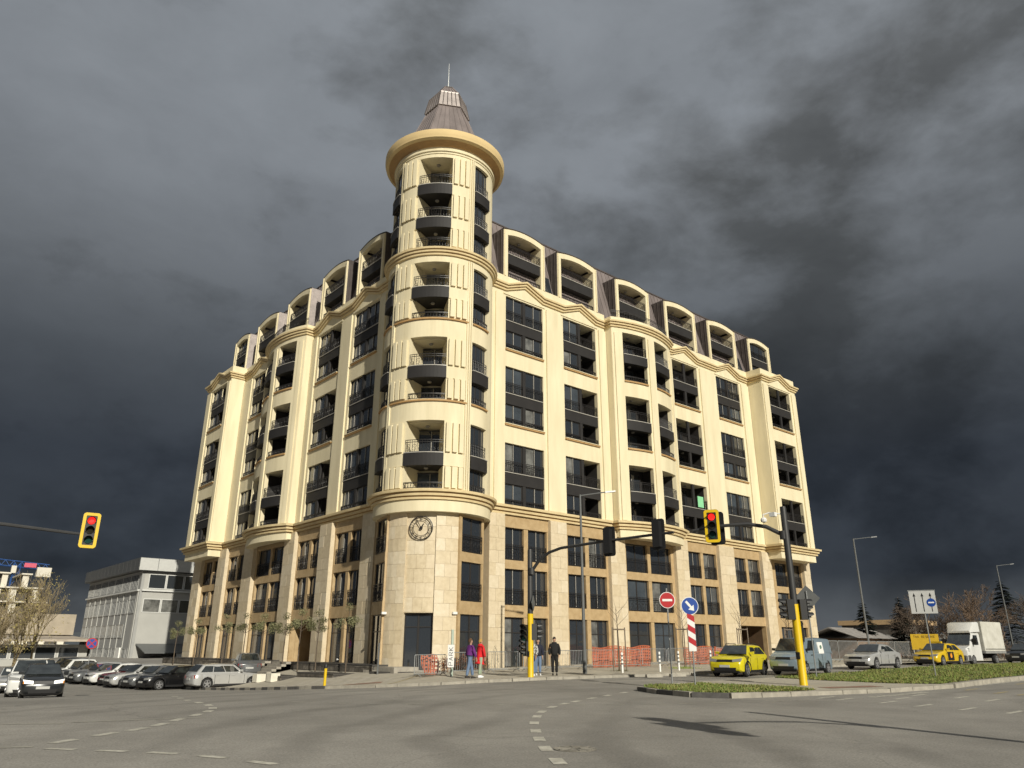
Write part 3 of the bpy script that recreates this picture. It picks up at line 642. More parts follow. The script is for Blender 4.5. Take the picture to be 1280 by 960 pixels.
# ---- mansard roof and dormers --------------------------------------------------------------------
def seams(mb, F, t0, t1, d0, z0, d1, z1, step=.55):
    n = int((t1-t0)/step)
    for i in range(n+1):
        t = t0+(t1-t0)*i/n
        mb.hexa([F(t-.02, d0, z0), F(t+.02, d0, z0), F(t+.02, d0+.05, z0), F(t-.02, d0+.05, z0), F(t-.02, d1, z1), F(t+.02, d1, z1), F(t+.02, d1+.05, z1), F(t-.02, d1+.05, z1)])
ZB, ZT = 29.3, 35.25
for side, F, te in (('R', FR, 46.9), ('L', FL, 40.0)):
    rf = MB(); sl = lambda f: -.42-1.45*f
    poly = [(-.42, ZB), (-1.9, ZT), (-2.1, ZT+.05), (-9.5, ZT+.1), (-9.5, ZB)]
    rf.prism(poly, lambda d, z: F(4.6, d, z), lambda d, z: F(te, d if d > -5 else d, z))
    rf.build('mansard_roof', ROOFM, BLD)
    sm = MB(); seams(sm, F, 5.2, te-.1, -.43, ZB+.02, -1.9, ZT-.02); stuff(sm.build('roof_seams', ROOFM, BLD))
    cp = MB(); cp.fbox(F, 4.6, te+.06, -2.1, -1.82, ZT-.05, ZT+.07); cp.build('roof_capping', ROOFD, BLD)
    # low parapet cap
    dl = [(6.75, 11.2), (12.7, 17.55), (20.05, 24.75), (27.1, 32.0), (34.1, 39.05), (41.5, 45.75)] if side == 'R' else [(6.8, 11.0), (13.0, 17.6), (20.1, 24.9), (27.3, 32.2), (34.6, 38.4)]
    for i, (a, c) in enumerate(dl):
        tm = (a+c)/2; fwd = .42; last = (i == len(dl)-1); hz = 33.6; rise = .30
        def arcpts(x0, x1, zb_, rise_, n=10): return [(x0+(x1-x0)*k/n, zb_+rise_*(1-((2*k/n-1)**2))) for k in range(n+1)]
        dm = MB(); e = .42; f0, f1 = -.35, .0
        # frame: two jambs and an arched head built as a strip
        dm.fbox(F, a, a+e, f0, f1, 29.46, hz-.385); dm.fbox(F, c-e, c, f0, f1, 29.46, hz-.385)
        o_ = [(a, hz-.38)]+arcpts(a, c, hz+.01, rise+.05)+[(c, hz-.38)]; i_ = [(a+e, hz-.38)]+arcpts(a+e, c-e, hz-.372, rise-.02)+[(c-e, hz-.38)]
        for k in range(12):
            (xa, za), (xb, zb_) = o_[k], o_[k+1]; (ya, wa), (yb, wb) = i_[k], i_[k+1]
            dm.hexa([F(ya, f0, wa), F(yb, f0, wb), F(yb, f1, wb), F(ya, f1, wa), F(xa, f0, za), F(xb, f0, zb_), F(xb, f1, zb_), F(xa, f1, za)])
        # raised rim round the opening
        for xx in (a+.05, c-.17): dm.fbox(F, xx, xx+.12, f1+.003, f1+.07, 29.45, hz)
        # interior
        lb = MB(); lb.fbox(F, a+e, c-e, -1.95, -1.85, 29.2, 33.6); lb.build('rear_glazing', MATS['dark_loggia'] if 'dark_loggia' in MATS else mat('dark_loggia', (.06, .052, .045), .5), BLD); dm.fbox(F, a+.2, a+e, -1.84, -.352, 29.0, 33.4); dm.fbox(F, c-e, c-.2, -1.84, -.352, 29.0, 33.4)
        dm.fbox(F, a+e, c-e, -1.84, -.36, hz+.02, hz+.12)
        D = dm.build('dormer', CREAM, BLD)
        # dark metal cheeks and arched hood behind
        ch = MB(); pts = arcpts(a-.06, c+.06, hz+.08, rise+.06)
        for k in range(10):
            (xa, za), (xb, zb_) = pts[k], pts[k+1]
            ch.hexa([F(xa, -2.3, za), F(xb, -2.3, zb_), F(xb, -.012, zb_), F(xa, -.012, za), F(xa, -2.3, za+.05), F(xb, -2.3, zb_+.05), F(xb, -.012, zb_+.05), F(xa, -.012, za+.05)])
        for lo, hi, l2, h2_ in ((a-.06, a-.003, a-.1, a-.058), (c+.003, c+.06, c+.058, c+.1)):
            ck = MB(); ck.fbox(F, lo, hi, -2.3, -.06, 29.0, hz+.08)
            for k in range(4): dd = -.25-k*.45; ck.fbox(F, l2, h2_, dd-.03, dd, 29.1, hz+.05)
            ck.build('cheek', ROOFP if side == 'L' and i > 1 else ROOFD, D)
        ch.build('hood', ROOFD, D)
        z0 = 29.4; za, zb2 = (30.75, 31.6)
        sp = MB(); sp.fbox(F, a+e, c-e, -1.84, -.12, za, zb2); sp.build('spandrel_panel', DARK, D)
        put('sill', sill_mesh(c-a-2*e), D, F(tm, -.12, zb2), WROT[side])
        rot = WROT[side]
        if last:
            window(F(tm, -.3, zb2+.05), rot, c-a-2*e, 1.75, 3, .75, 0, BLD)
            window(F(tm, -.3, 29.35), rot, c-a-2*e, 1.35, 3, 0, 0, BLD)
        else:
            put('railing', railing_mesh(c-a-2*e-.04, .8), D, F(tm, -.14, zb2+.05), rot)
            put('railing', railing_mesh(c-a-2*e-.04, .5), D, F(tm, -.14, 29.42), rot)
            window(F(tm-.4, -1.8, zb2), rot, 1.9, 1.75, 2, 0, 0, BLD, curtain=False); window(F(tm, -1.8, 29.35), rot, 1.9, 1.35, 2, 0, 0, BLD, curtain=False)
            ceiling_lamp(F(tm+.2, -1.0, 33.5), D); ceiling_lamp(F(tm, -.9, za), D)
    # roof windows lying in the slope between dormers
    for tt in ((12.0, 40.3) if side == 'R' else (33.3, 26.0)):
        b_ = MB()
        def SL(t, f, o): return F(t, -.42-1.48*f+o, ZB+(ZT-ZB)*f)
        b_.hexa([SL(tt-.4, .08, .03), SL(tt+.4, .08, .03), SL(tt+.4, .08, .12), SL(tt-.4, .08, .12), SL(tt-.4, .34, .03), SL(tt+.4, .34, .03), SL(tt+.4, .34, .12), SL(tt-.4, .34, .12)])
        b_.build('roof_window', GLASS, BLD)
# thin railing along the terrace over the bows
for side, F, am in (('R', FR, R(-90)), ('L', FL, R(180))):
    c2 = F(22.42, -7.49, 0)[:2]; put('railing', arc_railing_mesh(9.0, 25.5, .75), BLD, (*c2, 29.1), am)
    t_ = MB(); t_.arc(c2, 7.6, 9.18, (-116 if side == 'R' else 154), (-64 if side == 'R' else 206), 28.74, 29.1, n=16); t_.build('terrace', CREAM, BLD)

# ---- spire ---------------------------------------------------------------------------------------
def hexring(r_, z, a0=9): return [(TC[0]+r_*math.cos(R(a0+60*k)), TC[1]+r_*math.sin(R(a0+60*k)), z) for k in range(6)]
HA = 235.5+6-180
s1 = MB(); s1.loft([hexring(3.75, 38.42, HA-30), hexring(1.72, 43.25, HA-30)]); SP = s1.build('spire_roof', ROOFM, BLD)
lt = MB(); lt.loft([hexring(1.86, 43.25, HA-30), hexring(1.84, 43.35, HA-30), hexring(1.5, 44.75, HA-30), hexring(1.52, 44.85, HA-30)]); lt.build('lantern', ROOFP, BLD)
s2 = MB(); s2.loft([hexring(1.42, 44.8, HA-30), hexring(.60, 45.95, HA-30)]); s2.build('spire_roof', ROOFM, BLD)
cp = MB(); cp.loft([hexring(.66, 45.95, HA-30), hexring(.66, 46.01, HA-30)]); cp.build('roof_capping', ROOFD, BLD)
am_ = MB()
am_.tube([(TC[0], TC[1], 45.9), (TC[0], TC[1], 47.2), (TC[0], TC[1], 48.9)], [.06, .045, .02], 6); am_.build('antenna', STEEL, BLD)
se = MB()
for r1, z1, r2, z2, n in ((3.75, 38.42, 1.72, 43.25, 6), (1.86, 43.3, 1.52, 44.8, 5), (1.42, 44.85, .60, 45.95, 4)):
    A_, B_ = hexring(r1, z1, HA-30), hexring(r2, z2, HA-30)
    for k in range(6):
        for j in range(n):
            f = j/n; p = Vector(A_[k]).lerp(Vector(A_[(k+1) % 6]), f); q = Vector(B_[k]).lerp(Vector(B_[(k+1) % 6]), f)
            se.tube([p, q], .035 if j else .06, 4, m=0 if z1 != 43.3 else 2)
stuff(se.build('roof_seams', [ROOFM, ROOFP, ROOFD], BLD))

# ---- body of the block behind the facades ----------------------------------------------------------
bd = MB(); bd.box(6.2, 48.0, 1.95, 14, 4.3, 29.4); bd.box(2.0, 12, 6.2, 40.4, 4.3, 29.35); bd.box(8, 48, 7.2, 13.9, -.2, 4.28); bd.box(7.4, 11.9, 7.0, 40.3, -.2, 4.27); bd.box(1.8, 6.4, 1.8, 6.4, 10.6, 29.3) if False else None
bd.build('rear_wall', CREAM, BLD)

pst = MB(); pst.box(29.9, 30.75, -.14, -.12, 13.75, 14.75)
tag(pst.build('poster', mat('bright_green_print', (.25, .62, .33), .6, var=.05)), 'small bright green poster on a balcony railing in the fourth bay', 'poster')
for a in (188.5, 264.0):
    cb_ = MB(); p = (TC[0]+3.62*math.cos(R(a)), TC[1]+3.62*math.sin(R(a)), 3.55); cb_.box(p[0]-.3, p[0]+.02, p[1]-.1, p[1]+.02, p[2], p[2]+.14); cb_.build('security_camera', WHITE, BLD)
# ================================================================== ground, carriageway, pavements
def asphalt():
    m = bpy.data.materials.new('worn_asphalt'); m.use_nodes = True; t = m.node_tree; b = t.nodes['Principled BSDF']; L = t.links.new
    def n(ty, **k):
        q = t.nodes.new(ty)
        for a, v in k.items(): setattr(q, a, v)
        return q
    geo = n('ShaderNodeNewGeometry')
    def noise(sc_, det, rough=.6, sx=(1, 1, 1), dist=0):
        mp = n('ShaderNodeMapping'); mp.inputs['Scale'].default_value = sx; L(geo.outputs['Position'], mp.inputs[0])
        q = n('ShaderNodeTexNoise'); q.inputs['Scale'].default_value = sc_; q.inputs['Detail'].default_value = det; q.inputs['Roughness'].default_value = rough; q.inputs['Distortion'].default_value = dist
        L(mp.outputs[0], q.inputs[0]); return q.outputs[0]
    def rp(v, p):
        q = n('ShaderNodeValToRGB'); e = q.color_ramp.elements
        while len(e) < len(p): e.new(.5)
        for i, (x, c) in enumerate(p): e[i].position = x; e[i].color = (c, c, c, 1)
        L(v, q.inputs[0]); return q.outputs[0]
    def mul(a, c):
        q = n('ShaderNodeMix', data_type='RGBA', blend_type='MULTIPLY'); q.inputs[0].default_value = 1; L(a, q.inputs[6]); L(c, q.inputs[7]); return q.outputs[2]
    big = rp(noise(.11, 4), [(.3, .76), (.7, 1.16)]); mid = rp(noise(.9, 5), [(.3, .9), (.7, 1.08)]); fine = rp(noise(28, 3, .8), [(.25, .6), (.75, 1.4)])
    # tyre polish and rubber in the turning sweep, and patches where the surface has been renewed
    vd = n('ShaderNodeVectorMath', operation='DISTANCE'); L(geo.outputs['Position'], vd.inputs[0]); vd.inputs[1].default_value = (2, -48, 0)
    wv = n('ShaderNodeMath', operation='SINE'); mm = n('ShaderNodeMath', operation='MULTIPLY'); mm.inputs[1].default_value = 2.6; L(vd.outputs['Value'], mm.inputs[0])
    ad = n('ShaderNodeMath', operation='MULTIPLY_ADD'); nz = noise(.16, 3); L(nz, ad.inputs[0]); ad.inputs[1].default_value = 9; L(mm.outputs[0], ad.inputs[2]); L(ad.outputs[0], wv.inputs[0])
    gate = rp(noise(.07, 2), [(.36, 0), (.52, 1)])
    sw = rp(wv.outputs[0], [(.3, 1.03), (1, .83)])
    mg = n('ShaderNodeMix', data_type='RGBA'); L(gate, mg.inputs[0]); mg.inputs[6].default_value = (1, 1, 1, 1); L(sw, mg.inputs[7])
    base = n('ShaderNodeRGB'); base.outputs[0].default_value = (.285, .268, .24, 1)
    # hairline cracks
    vo = n('ShaderNodeTexVoronoi', feature='DISTANCE_TO_EDGE'); vo.inputs['Scale'].default_value = .16
    mpv = n('ShaderNodeMapping'); L(geo.outputs['Position'], mpv.inputs[0]); nv = n('ShaderNodeTexNoise'); nv.inputs['Scale'].default_value = .8; nv.inputs['Detail'].default_value = 4
    L(geo.outputs['Position'], nv.inputs[0]); va = n('ShaderNodeVectorMath', operation='MULTIPLY_ADD'); L(nv.outputs['Color'], va.inputs[0]); va.inputs[1].default_value = (1.6, 1.6, 0); L(geo.outputs['Position'], va.inputs[2]); L(va.outputs[0], vo.inputs[0])
    cr = rp(vo.outputs['Distance'], [(.0, .80), (.004, 1)])
    c = mul(mul(mul(mul(base.outputs[0], big), mul(mid, fine)), mg.outputs[2]), cr)
    L(c, b.inputs['Base Color']); b.inputs['Roughness'].default_value = .82; b.inputs['Specular IOR Level'].default_value = .3
    bp = n('ShaderNodeBump'); bp.inputs['Strength'].default_value = .5; bp.inputs['Distance'].default_value = .01; L(noise(60, 2, .7), bp.inputs['Height']); L(bp.outputs[0], b.inputs['Normal'])
    return m
ASPH = asphalt()
PAVE = mat('concrete_paving', (.46, .42, .34), .85, scale=1.2, c2=(.37, .335, .27), bump=.2, bscale=25)
KERB = mat('kerb_concrete', (.40, .37, .31), .85, scale=3, c2=(.27, .25, .21), bump=.2, bscale=20)
KERBD = mat('dark_kerb_stone', (.10, .095, .09), .85, var=.25, scale=5)
GRASSM = mat('grass_blades', (.13, .20, .03), .8, scale=.9, c2=(.22, .235, .07))
SOIL = mat('soil', (.12, .10, .055), .95, scale=1.6, c2=(.085, .115, .03))
PAINT = mat('road_paint', (.66, .63, .54), .7, scale=7, c2=(.34, .32, .27))
YPAINT = mat('worn_yellow_paint', (.42, .34, .17), .8, scale=6, c2=(.30, .26, .18))
RPAINT = mat('worn_red_paint', (.26, .12, .085), .8, scale=5, c2=(.26, .2, .15))

def axis(fine0, fine1, st, far): 
    a = [-far, -far*.4, -far*.15, fine0-120, fine0-50, fine0-20]; x = fine0
    while x <= fine1: a.append(x); x += st
    return a+[fine1+20, fine1+60, fine1+140, far*.15, far*.4, far]
xs = axis(-40, 60, 1.0, 4000); ys = axis(-48, 50, 1.0, 4000); gm = MB()
nv_ = len(xs); gm.v = [(x, y, g(x, y)) for y in ys for x in xs]
gm.f = [(j*nv_+i, j*nv_+i+1, (j+1)*nv_+i+1, (j+1)*nv_+i) for j in range(len(ys)-1) for i in range(nv_-1)]; gm.m = [0]*len(gm.f)
ROAD = struct(gm.build('road', ASPH, smooth=60, recalc=False))

def resamp(pl, step):
    out_ = [Vector(pl[0])]
    for a, c in zip(pl, pl[1:]):
        a, c = Vector(a), Vector(c); n = max(1, round((c-a).length/step))
        for i in range(1, n+1): out_.append(a.lerp(c, i/n))
    return out_
def raised(name, front, back, h, m, mstone, stone=1.0, kw=.16, smooth=None):
    """a raised area between two polylines of equal run, with a row of kerb stones along the front"""
    F_ = resamp(front, .8); n = len(F_); B_ = []
    # resample the back to the same count
    tot = [0]
    for a, c in zip(back, back[1:]): tot.append(tot[-1]+(Vector(c)-Vector(a)).length)
    for i in range(n):
        s = tot[-1]*i/(n-1); k = 0
        while k < len(tot)-2 and tot[k+1] < s: k += 1
        f = (s-tot[k])/max(1e-6, tot[k+1]-tot[k]); B_.append(Vector(back[k]).lerp(Vector(back[k+1]), f))
    M = 9; mb = MB()
    for i in range(n):
        for j in range(M+1):
            p = F_[i].lerp(B_[i], (j/M)**1.3); mb.v.append((p.x, p.y, g(p.x, p.y)+h))
    mb.f = [(i*(M+1)+j, (i+1)*(M+1)+j, (i+1)*(M+1)+j+1, i*(M+1)+j+1) for i in range(n-1) for j in range(M)]; mb.m = [0]*len(mb.f)
    o = struct(mb.build(name, m, smooth=50)); 
    for f_ in o.data.polygons[:1]:
        if f_.normal.z < 0: o.data.flip_normals()
    return o, F_, B_
def kerb(o, line, h, m, step=1.0, kw=.16, alt=None, name='kerb_stone'):
    L_ = resamp(line, step); k = 0
    for a, c in zip(L_, L_[1:]):
        d = (c-a).normalized(); nn = Vector((-d.y, d.x)); gap = .012; dz = rnd.uniform(-.008, .012)
        p, q = a+d*gap, c-d*gap; b = MB()
        pts = []
        for z in (-.15, h+dz):
            for u, s in ((p, -kw/2), (q, -kw/2), (q, kw/2), (p, kw/2)):
                w_ = u+nn*s; pts.append((w_.x, w_.y, g(w_.x, w_.y)+z))
        b.hexa(pts); mm = m if not alt or k % 2 == 0 else alt
        b.build(name, mm, o); k += 1
# main pavement round the corner building
KFRONT = [(-8.9, 40), (-8.9, 20), (-8.9, 8), (-9.3, 2), (-9.5, -3), (-9.0, -5.9), (-7.7, -8.3), (-5.6, -10.5), (-2.7, -12.1), (1.8, -13.1), (5, -13.8), (9, -14.3), (20, -14.5), (60, -14.2), (100, -14)]
KBACK = [(.5, 40), (.5, 20), (.5, 8), (.6, 4), (.7, 2), (.8, 1.2), (.9, 1), (1.2, .9), (1.6, .8), (3, .7), (5, .6), (9, .6), (20, .6), (60, .6), (100, .6)]
PAVO, kf, _ = raised('pavement', KFRONT, KBACK, .12, PAVE, KERB)
kerb(PAVO, [(-8.9, 24), (-8.9, 8), (-9.3, 2), (-9.5, -3), (-9.0, -5.9)], .135, KERB, .9, .2, KERBD)
kerb(PAVO, [(-9.0, -5.9), (-7.7, -8.3), (-5.6, -10.5)], .125, KERB, 1.0)
kerb(PAVO, [(-5.6, -10.5), (-2.7, -12.1), (1.8, -13.1), (5, -13.8), (9, -14.3), (20, -14.5), (34, -14.5)], .13, KERB, 1.0)
# traffic island and long median
IFRONT = [(-4.3, -21.2), (-5.2, -22.8), (-5.75, -24.6), (-5.3, -25.7), (-4.2, -26.1), (-2, -26.85), (1, -27.9), (4.9, -28.5), (9, -28.35), (13, -28.5), (40, -29.5), (100, -31)]
IBACK = [(-4.1, -21.0), (-3.9, -20.9), (-3.6, -20.8), (-3.2, -20.75), (-2.7, -20.7), (-1.5, -20.5), (1, -20.4), (4.9, -20.6), (9, -20.6), (13, -20.4), (40, -19.9), (100, -19)]
ISL, _, _ = raised('traffic_island', IFRONT, IBACK, .13, PAVE, KERB)
kerb(ISL, IFRONT[:5], .15, KERBD, 1.0, .2, KERB); kerb(ISL, IFRONT[4:6], .14, KERB, 1.0, .2); kerb(ISL, [(-2, -26.85), (1, -27.9), (4.9, -28.5)], .133, KERB, 1.2, .12); kerb(ISL, [(4.9, -28.5), (9, -28.35), (13, -28.5), (30, -29.13)], .16, KERB, 1.0, .24); kerb(ISL, [(-4.3, -21.2), (-4.1, -21.0), (-1.5, -20.5), (1, -20.4)], .14, KERB, 1.0, .18)
def inside(poly, x, y):
    c = False; n = len(poly); j = n-1
    for i in range(n):
        (xi, yi), (xj, yj) = poly[i], poly[j]
        if (yi > y) != (yj > y) and x < (xj-xi)*(y-yi)/(yj-yi)+xi: c = not c
        j = i
    return c
def sheet(name, poly, h, m, step=.8):      # a thin ground sheet over a polygon, following the land
    x0, x1 = min(p[0] for p in poly), max(p[0] for p in poly); y0, y1 = min(p[1] for p in poly), max(p[1] for p in poly)
    bm_ = bmesh.new(); f = bm_.faces.new([bm_.verts.new((*p, 0)) for p in poly])
    x = x0+step
    while x < x1: bmesh.ops.bisect_plane(bm_, geom=bm_.verts[:]+bm_.edges[:]+bm_.faces[:], plane_co=(x, 0, 0), plane_no=(1, 0, 0)); x += step
    y = y0+step
    while y < y1: bmesh.ops.bisect_plane(bm_, geom=bm_.verts[:]+bm_.edges[:]+bm_.faces[:], plane_co=(0, y, 0), plane_no=(0, 1, 0)); y += step
    for v in bm_.verts: v.co.z = g(v.co.x, v.co.y)+h
    bmesh.ops.recalc_face_normals(bm_, faces=bm_.faces)
    if sum(f_.normal.z for f_ in bm_.faces) < 0: bmesh.ops.reverse_faces(bm_, faces=bm_.faces)
    me = bpy.data.meshes.new(name); bm_.to_mesh(me); bm_.free(); me.materials.append(m); return put(name, me)
def grass(name, poly, n, h, hmin, hmax, edge=None):
    x0, x1 = min(p[0] for p in poly), max(p[0] for p in poly); y0, y1 = min(p[1] for p in poly), max(p[1] for p in poly); b = MB(); k = 0
    while k < n:
        u = rnd.random()**1.7 if x1-x0 > 20 else rnd.random()
        x = x0+(x1-x0)*u; y = rnd.uniform(y0, y1)
        if not inside(poly, x, y): continue
        k += 1; cl = .5+.5*math.sin(x*1.7+2*math.sin(y*1.3))*math.sin(y*2.1+x*.4)
        if rnd.random() > .45+.55*cl: continue
        hh = rnd.uniform(hmin, hmax)*(.6+.6*cl); a = rnd.uniform(0, 6.283); wd = rnd.uniform(.015, .04); z = g(x, y)+h-.01; lx, ly = rnd.uniform(-.08, .08), rnd.uniform(-.08, .08)
        b.add([(x-wd*math.cos(a), y-wd*math.sin(a), z), (x+wd*math.cos(a), y+wd*math.sin(a), z), (x+lx, y+ly, z+hh)], [(0, 1, 2)], 0 if rnd.random() < .75 else 1)
    o = b.build(name, [GRASSM, mat('dry_grass', (.26, .23, .08), .85, var=.2, scale=2)], recalc=False); return stuff(o)
G1 = [(-5.2, -23.0), (-5.5, -24.6), (-5.1, -25.4), (-4.1, -25.8), (-2, -26.5), (-1.4, -26.5), (-1.0, -25.4), (-.9, -23.6), (-1.0, -21.2), (-2.7, -20.95), (-3.9, -21.1), (-4.4, -21.6)]
G2 = [(4.2, -26.6), (4.9, -28.1), (9, -28.0), (13, -28.15), (40, -29.1), (90, -30.3), (90, -19.6), (40, -20.3), (13, -20.8), (9, -20.9), (5.4, -20.9), (4.6, -23.5)]
struct(sheet('soil', G1, .145, SOIL)); struct(sheet('soil', G2, .145, SOIL, 1.6))
grass('grass', G1, 14000, .14, .025, .11); grass('grass', G2, 90000, .14, .025, .12)

# painted markings, each its own thin sheet lying on the road
def mark(p, d, l, wd, m=PAINT, name='road_marking', h=.006):
    d = Vector(d).normalized(); nn = Vector((-d.y, d.x)); p = Vector(p); n = max(1, int(l/1.0)); b = MB()
    for i in range(n+1):
        c = p+d*(-l/2+l*i/n)
        for s in (-1, 1): q = c+nn*s*wd/2; b.v.append((q.x, q.y, g(q.x, q.y)+h))
    b.f = [(2*i, 2*i+1, 2*i+3, 2*i+2) for i in range(n)]; b.m = [0]*n
    o = b.build(name, m, ROAD, recalc=False)
    if o.data.polygons[0].normal.z < 0: o.data.flip_normals()
    return o
ARC = [(-19.09, -32.2), (-18.26, -31.06), (-17.45, -30.03), (-16.6, -29.01), (-15.53, -27.79), (-14.42, -26.66), (-13.42, -25.74), (-12.11, -24.74), (-11.0, -24.07), (-10.01, -23.56), (-8.57, -22.84), (-7.13, -22.2), (-5.54, -21.51)]
for i, p in enumerate(ARC): a, c = ARC[max(0, i-1)], ARC[min(len(ARC)-1, i+1)]; mark(p, Vector(c)-Vector(a), .62, .2)
ARC2 = [(-17.6, -11.2), (-18.11, -13.32), (-18.5, -15.2), (-18.75, -16.9), (-18.98, -18.3), (-19.3, -19.5), (-19.75, -20.45), (-20.36, -21.36), (-21.1, -22.36), (-21.73, -23.24), (-22.35, -23.94), (-23.05, -24.49), (-23.86, -25.23)]
for i, p in enumerate(ARC2): a, c = ARC2[max(0, i-1)], ARC2[min(len(ARC2)-1, i+1)]; mark(p, Vector(c)-Vector(a), .6, .2)
FG = [(-24.13, -26.34), (-23.58, -27.08), (-23.06, -27.82), (-22.64, -28.7), (-22.33, -29.72)]
for i, p in enumerate(FG): a, c = FG[max(0, i-1)], FG[min(len(FG)-1, i+1)]; mark(p, Vector(c)-Vector(a), .52, .16)
LD = [(-16.5, -18.6), (-15.9, -19.9), (-15.2, -20.9), (-14.4, -21.6), (-13.6, -22.35), (-12.8, -23.1), (-11.9, -23.85), (-11, -24.5), (-10.08, -25.15), (-9.17, -25.75), (-8.16, -26.2), (-7.14, -26.65), (-6.21, -27.05), (-5.4, -27.4), (-4.4, -27.75)]
for i, p in enumerate(LD): a, c = LD[max(0, i-1)], LD[min(len(LD)-1, i+1)]; mark(p, Vector(c)-Vector(a), .55, .12, mat('faded_paint', (.42, .4, .34), .8, scale=6, c2=(.28, .26, .22)))
for p in [(-2.83, -27.6), (-3.07, -28.35), (-3.42, -29.8), (-3.88, -31.0), (-4.27, -32.25), (-4.48, -33.4), (.34, -29.13), (.2, -30.5), (-.5, -31.6), (-.5, -32.6), (-1.5, -29.4)]: mark(p, (1, .02), 1.15, .14)
for p in [(4.5, -29.3), (3.4, -30.6), (3.0, -31.4), (9.5, -29.4)]: mark(p, (1, .02), 1.3, .14, YPAINT)
for k in range(9): mark((-1.6+.42*k, -28.55-.02*k), (1, -.2), .3, .34, PAINT)      # worn lettering band before the crossing
for a, c in (((-24.6, -20.8), (-23.2, -21.8)), ((-23.0, -21.6), (-20.4, -22.1)), ((-17.6, -7.0), (-16.9, -11.5)), ((-25.4, -25.3), (-24.4, -25.75))):
    mark(((a[0]+c[0])/2, (a[1]+c[1])/2), Vector(c)-Vector(a), (Vector(c)-Vector(a)).length, .13, mat('faded_paint', (.4, .38, .32), .8))
mark((18, -28.95), (1, -.03), 22, .14)
o = mark((-6.6, -5.2), (.8, -.6), 1.9, 1.3, RPAINT, 'tactile_patch', .128); o = mark((.9, -26.6), (.9, -.35), 2.4, .7, RPAINT, 'tactile_patch', .138)
mark((-4.8, -6.2), (.75, .66), 5.5, .16, YPAINT, 'pavement_line', .128)
# manhole
mh = MB(); mx_, my_ = -17.96, -31.41
for r_, r2 in ((.34, .30), (.26, .2), (.16, .1)): mh.arc((mx_, my_), r2, r_, 0, 360, g(mx_, my_)+.003, g(mx_, my_)+.012, n=28, full=True)
for k in range(12):
    a = R(30*k); mh.tube([(mx_+.1*math.cos(a), my_+.1*math.sin(a), .108), (mx_+.33*math.cos(a), my_+.33*math.sin(a), .108)], .012, 4)
mh.build('manhole_cover', mat('cast_iron', (.2, .185, .155), .7, var=.2), ROAD)
# chequered pale pavers by the parked cars
for i in range(9):
    for j in range(14):
        x, y = -8.6+i*.55, -5.2+j*.62
        if (i+j) % 2 or x < -9.2+abs(y+3)*.0: continue
        mark((x, y), (1, 0), .5, .5, mat('pale_paver', (.52, .48, .41), .8, scale=3, c2=(.42, .38, .32)), 'paver', .127).parent = PAVO

# plinth, planters and steps along the left street
STW = mat('dark_rubble_stone', (.16, .14, .115), .9, scale=4, c2=(.07, .062, .052), bump=.5, bscale=8)
CAP = mat('dark_stone_coping', (.06, .055, .05), .7, var=.15)
STEP = mat('granite_step', (.40, .37, .31), .8, scale=3, c2=(.3, .27, .23))
def terrace_wall(label, x0, x1, y0, y1, ztop, name='terrace_wall'):
    t = thing(name, label, 'wall', (0, 0, 0)); b = MB(); b.box(x0, x1, y0, y1, -1.6, ztop-.08); b.build('wall_core', CAP, t)
    c = MB(); c.box(x0-.06, x1+.03, y0-.03, y1+.03, ztop-.078, ztop); c.build('coping', CAP, t)
    n = 0; z = -.95
    while z < ztop-.12 and n < 140:
        y = y0+rnd.uniform(-.3, 0)
        while y < y1:
            l = rnd.uniform(.4, .9); a, e = max(y, y0)+.012, min(y+l, y1)-.012
            if e-a > .1 and z+.27 > g(x0, a)-.05:
                s = MB(); s.box(x0-.045-rnd.uniform(0, .025), x0+.02, a, e, z+.01, min(z+.27, ztop-.082)); s.build('stone', STW if rnd.random() < .7 else mat('rubble_grey', (.23, .205, .17), .9, scale=5, c2=(.12, .105, .09)), t); n += 1
            y += l
        z += .28
    return t
terrace_wall('dark rubble terrace wall left of the steps, behind the silver estate', -2.4, -.3, 18.2, 40.5, .66)
terrace_wall('dark rubble terrace wall right of the steps, below the slim olive trees', -2.4, -.3, 1.0, 14.2, .62)
terrace_wall('low stepped planter wall in front of the right terrace wall', -4.3, -2.5, 2.2, 7.0, .12, 'planter_wall')
terrace_wall('low planter wall beside the foot of the steps', -5.3, -2.5, 7.1, 11.8, -.12, 'planter_wall')
for lab, y0, y1 in (('left flight of pale granite steps up to the terrace', 15.6, 18.1), ('right flight of pale granite steps, shorter, by the planter', 12.0, 14.4)):
    t = thing('steps', lab, 'steps', (0, 0, 0))
    for k in range(8):
        s = MB(); zt = -.62+.16*(k+1); s.box(-5.2+.34*k, -2.35, y0, y1, -1.4, zt-.003*k); s.build('step', STEP, t)
b = MB(); b.box(-2.34, -.31, 14.22, 18.18, -1.4, .345); tag(b.build('terrace_landing', STEP), 'pale landing at the head of the two flights of granite steps', 'landing')
terrace_wall('rubble cheek wall between the two flights of granite steps', -4.6, -2.36, 14.5, 15.5, -.05, 'cheek_wall')
pl = thing('corner_step', 'low pale stone step at the corner entrance door', 'step', (0, 0, 0))
b = MB(); b.arc(TC, 2.9, 4.6, 180, 276, -.4, .33, n=24); b.build('step_block', STEP, pl); b = MB(); b.arc(TC, 4.62, 5.2, 196, 250, -.4, .27, n=16); b.build('step_block', CAP, pl)
b = MB(); b.box(-2.3, -.6, -1.2, 1.0, -.5, .52); b.build('planter_block', STEP, pl)
bl = MB(); bl.box(-.3, .3, -.35, .35, 0, .5)
B0 = bl.mesh('concrete_block', mat('white_concrete', (.7, .66, .56), .8, var=.1))
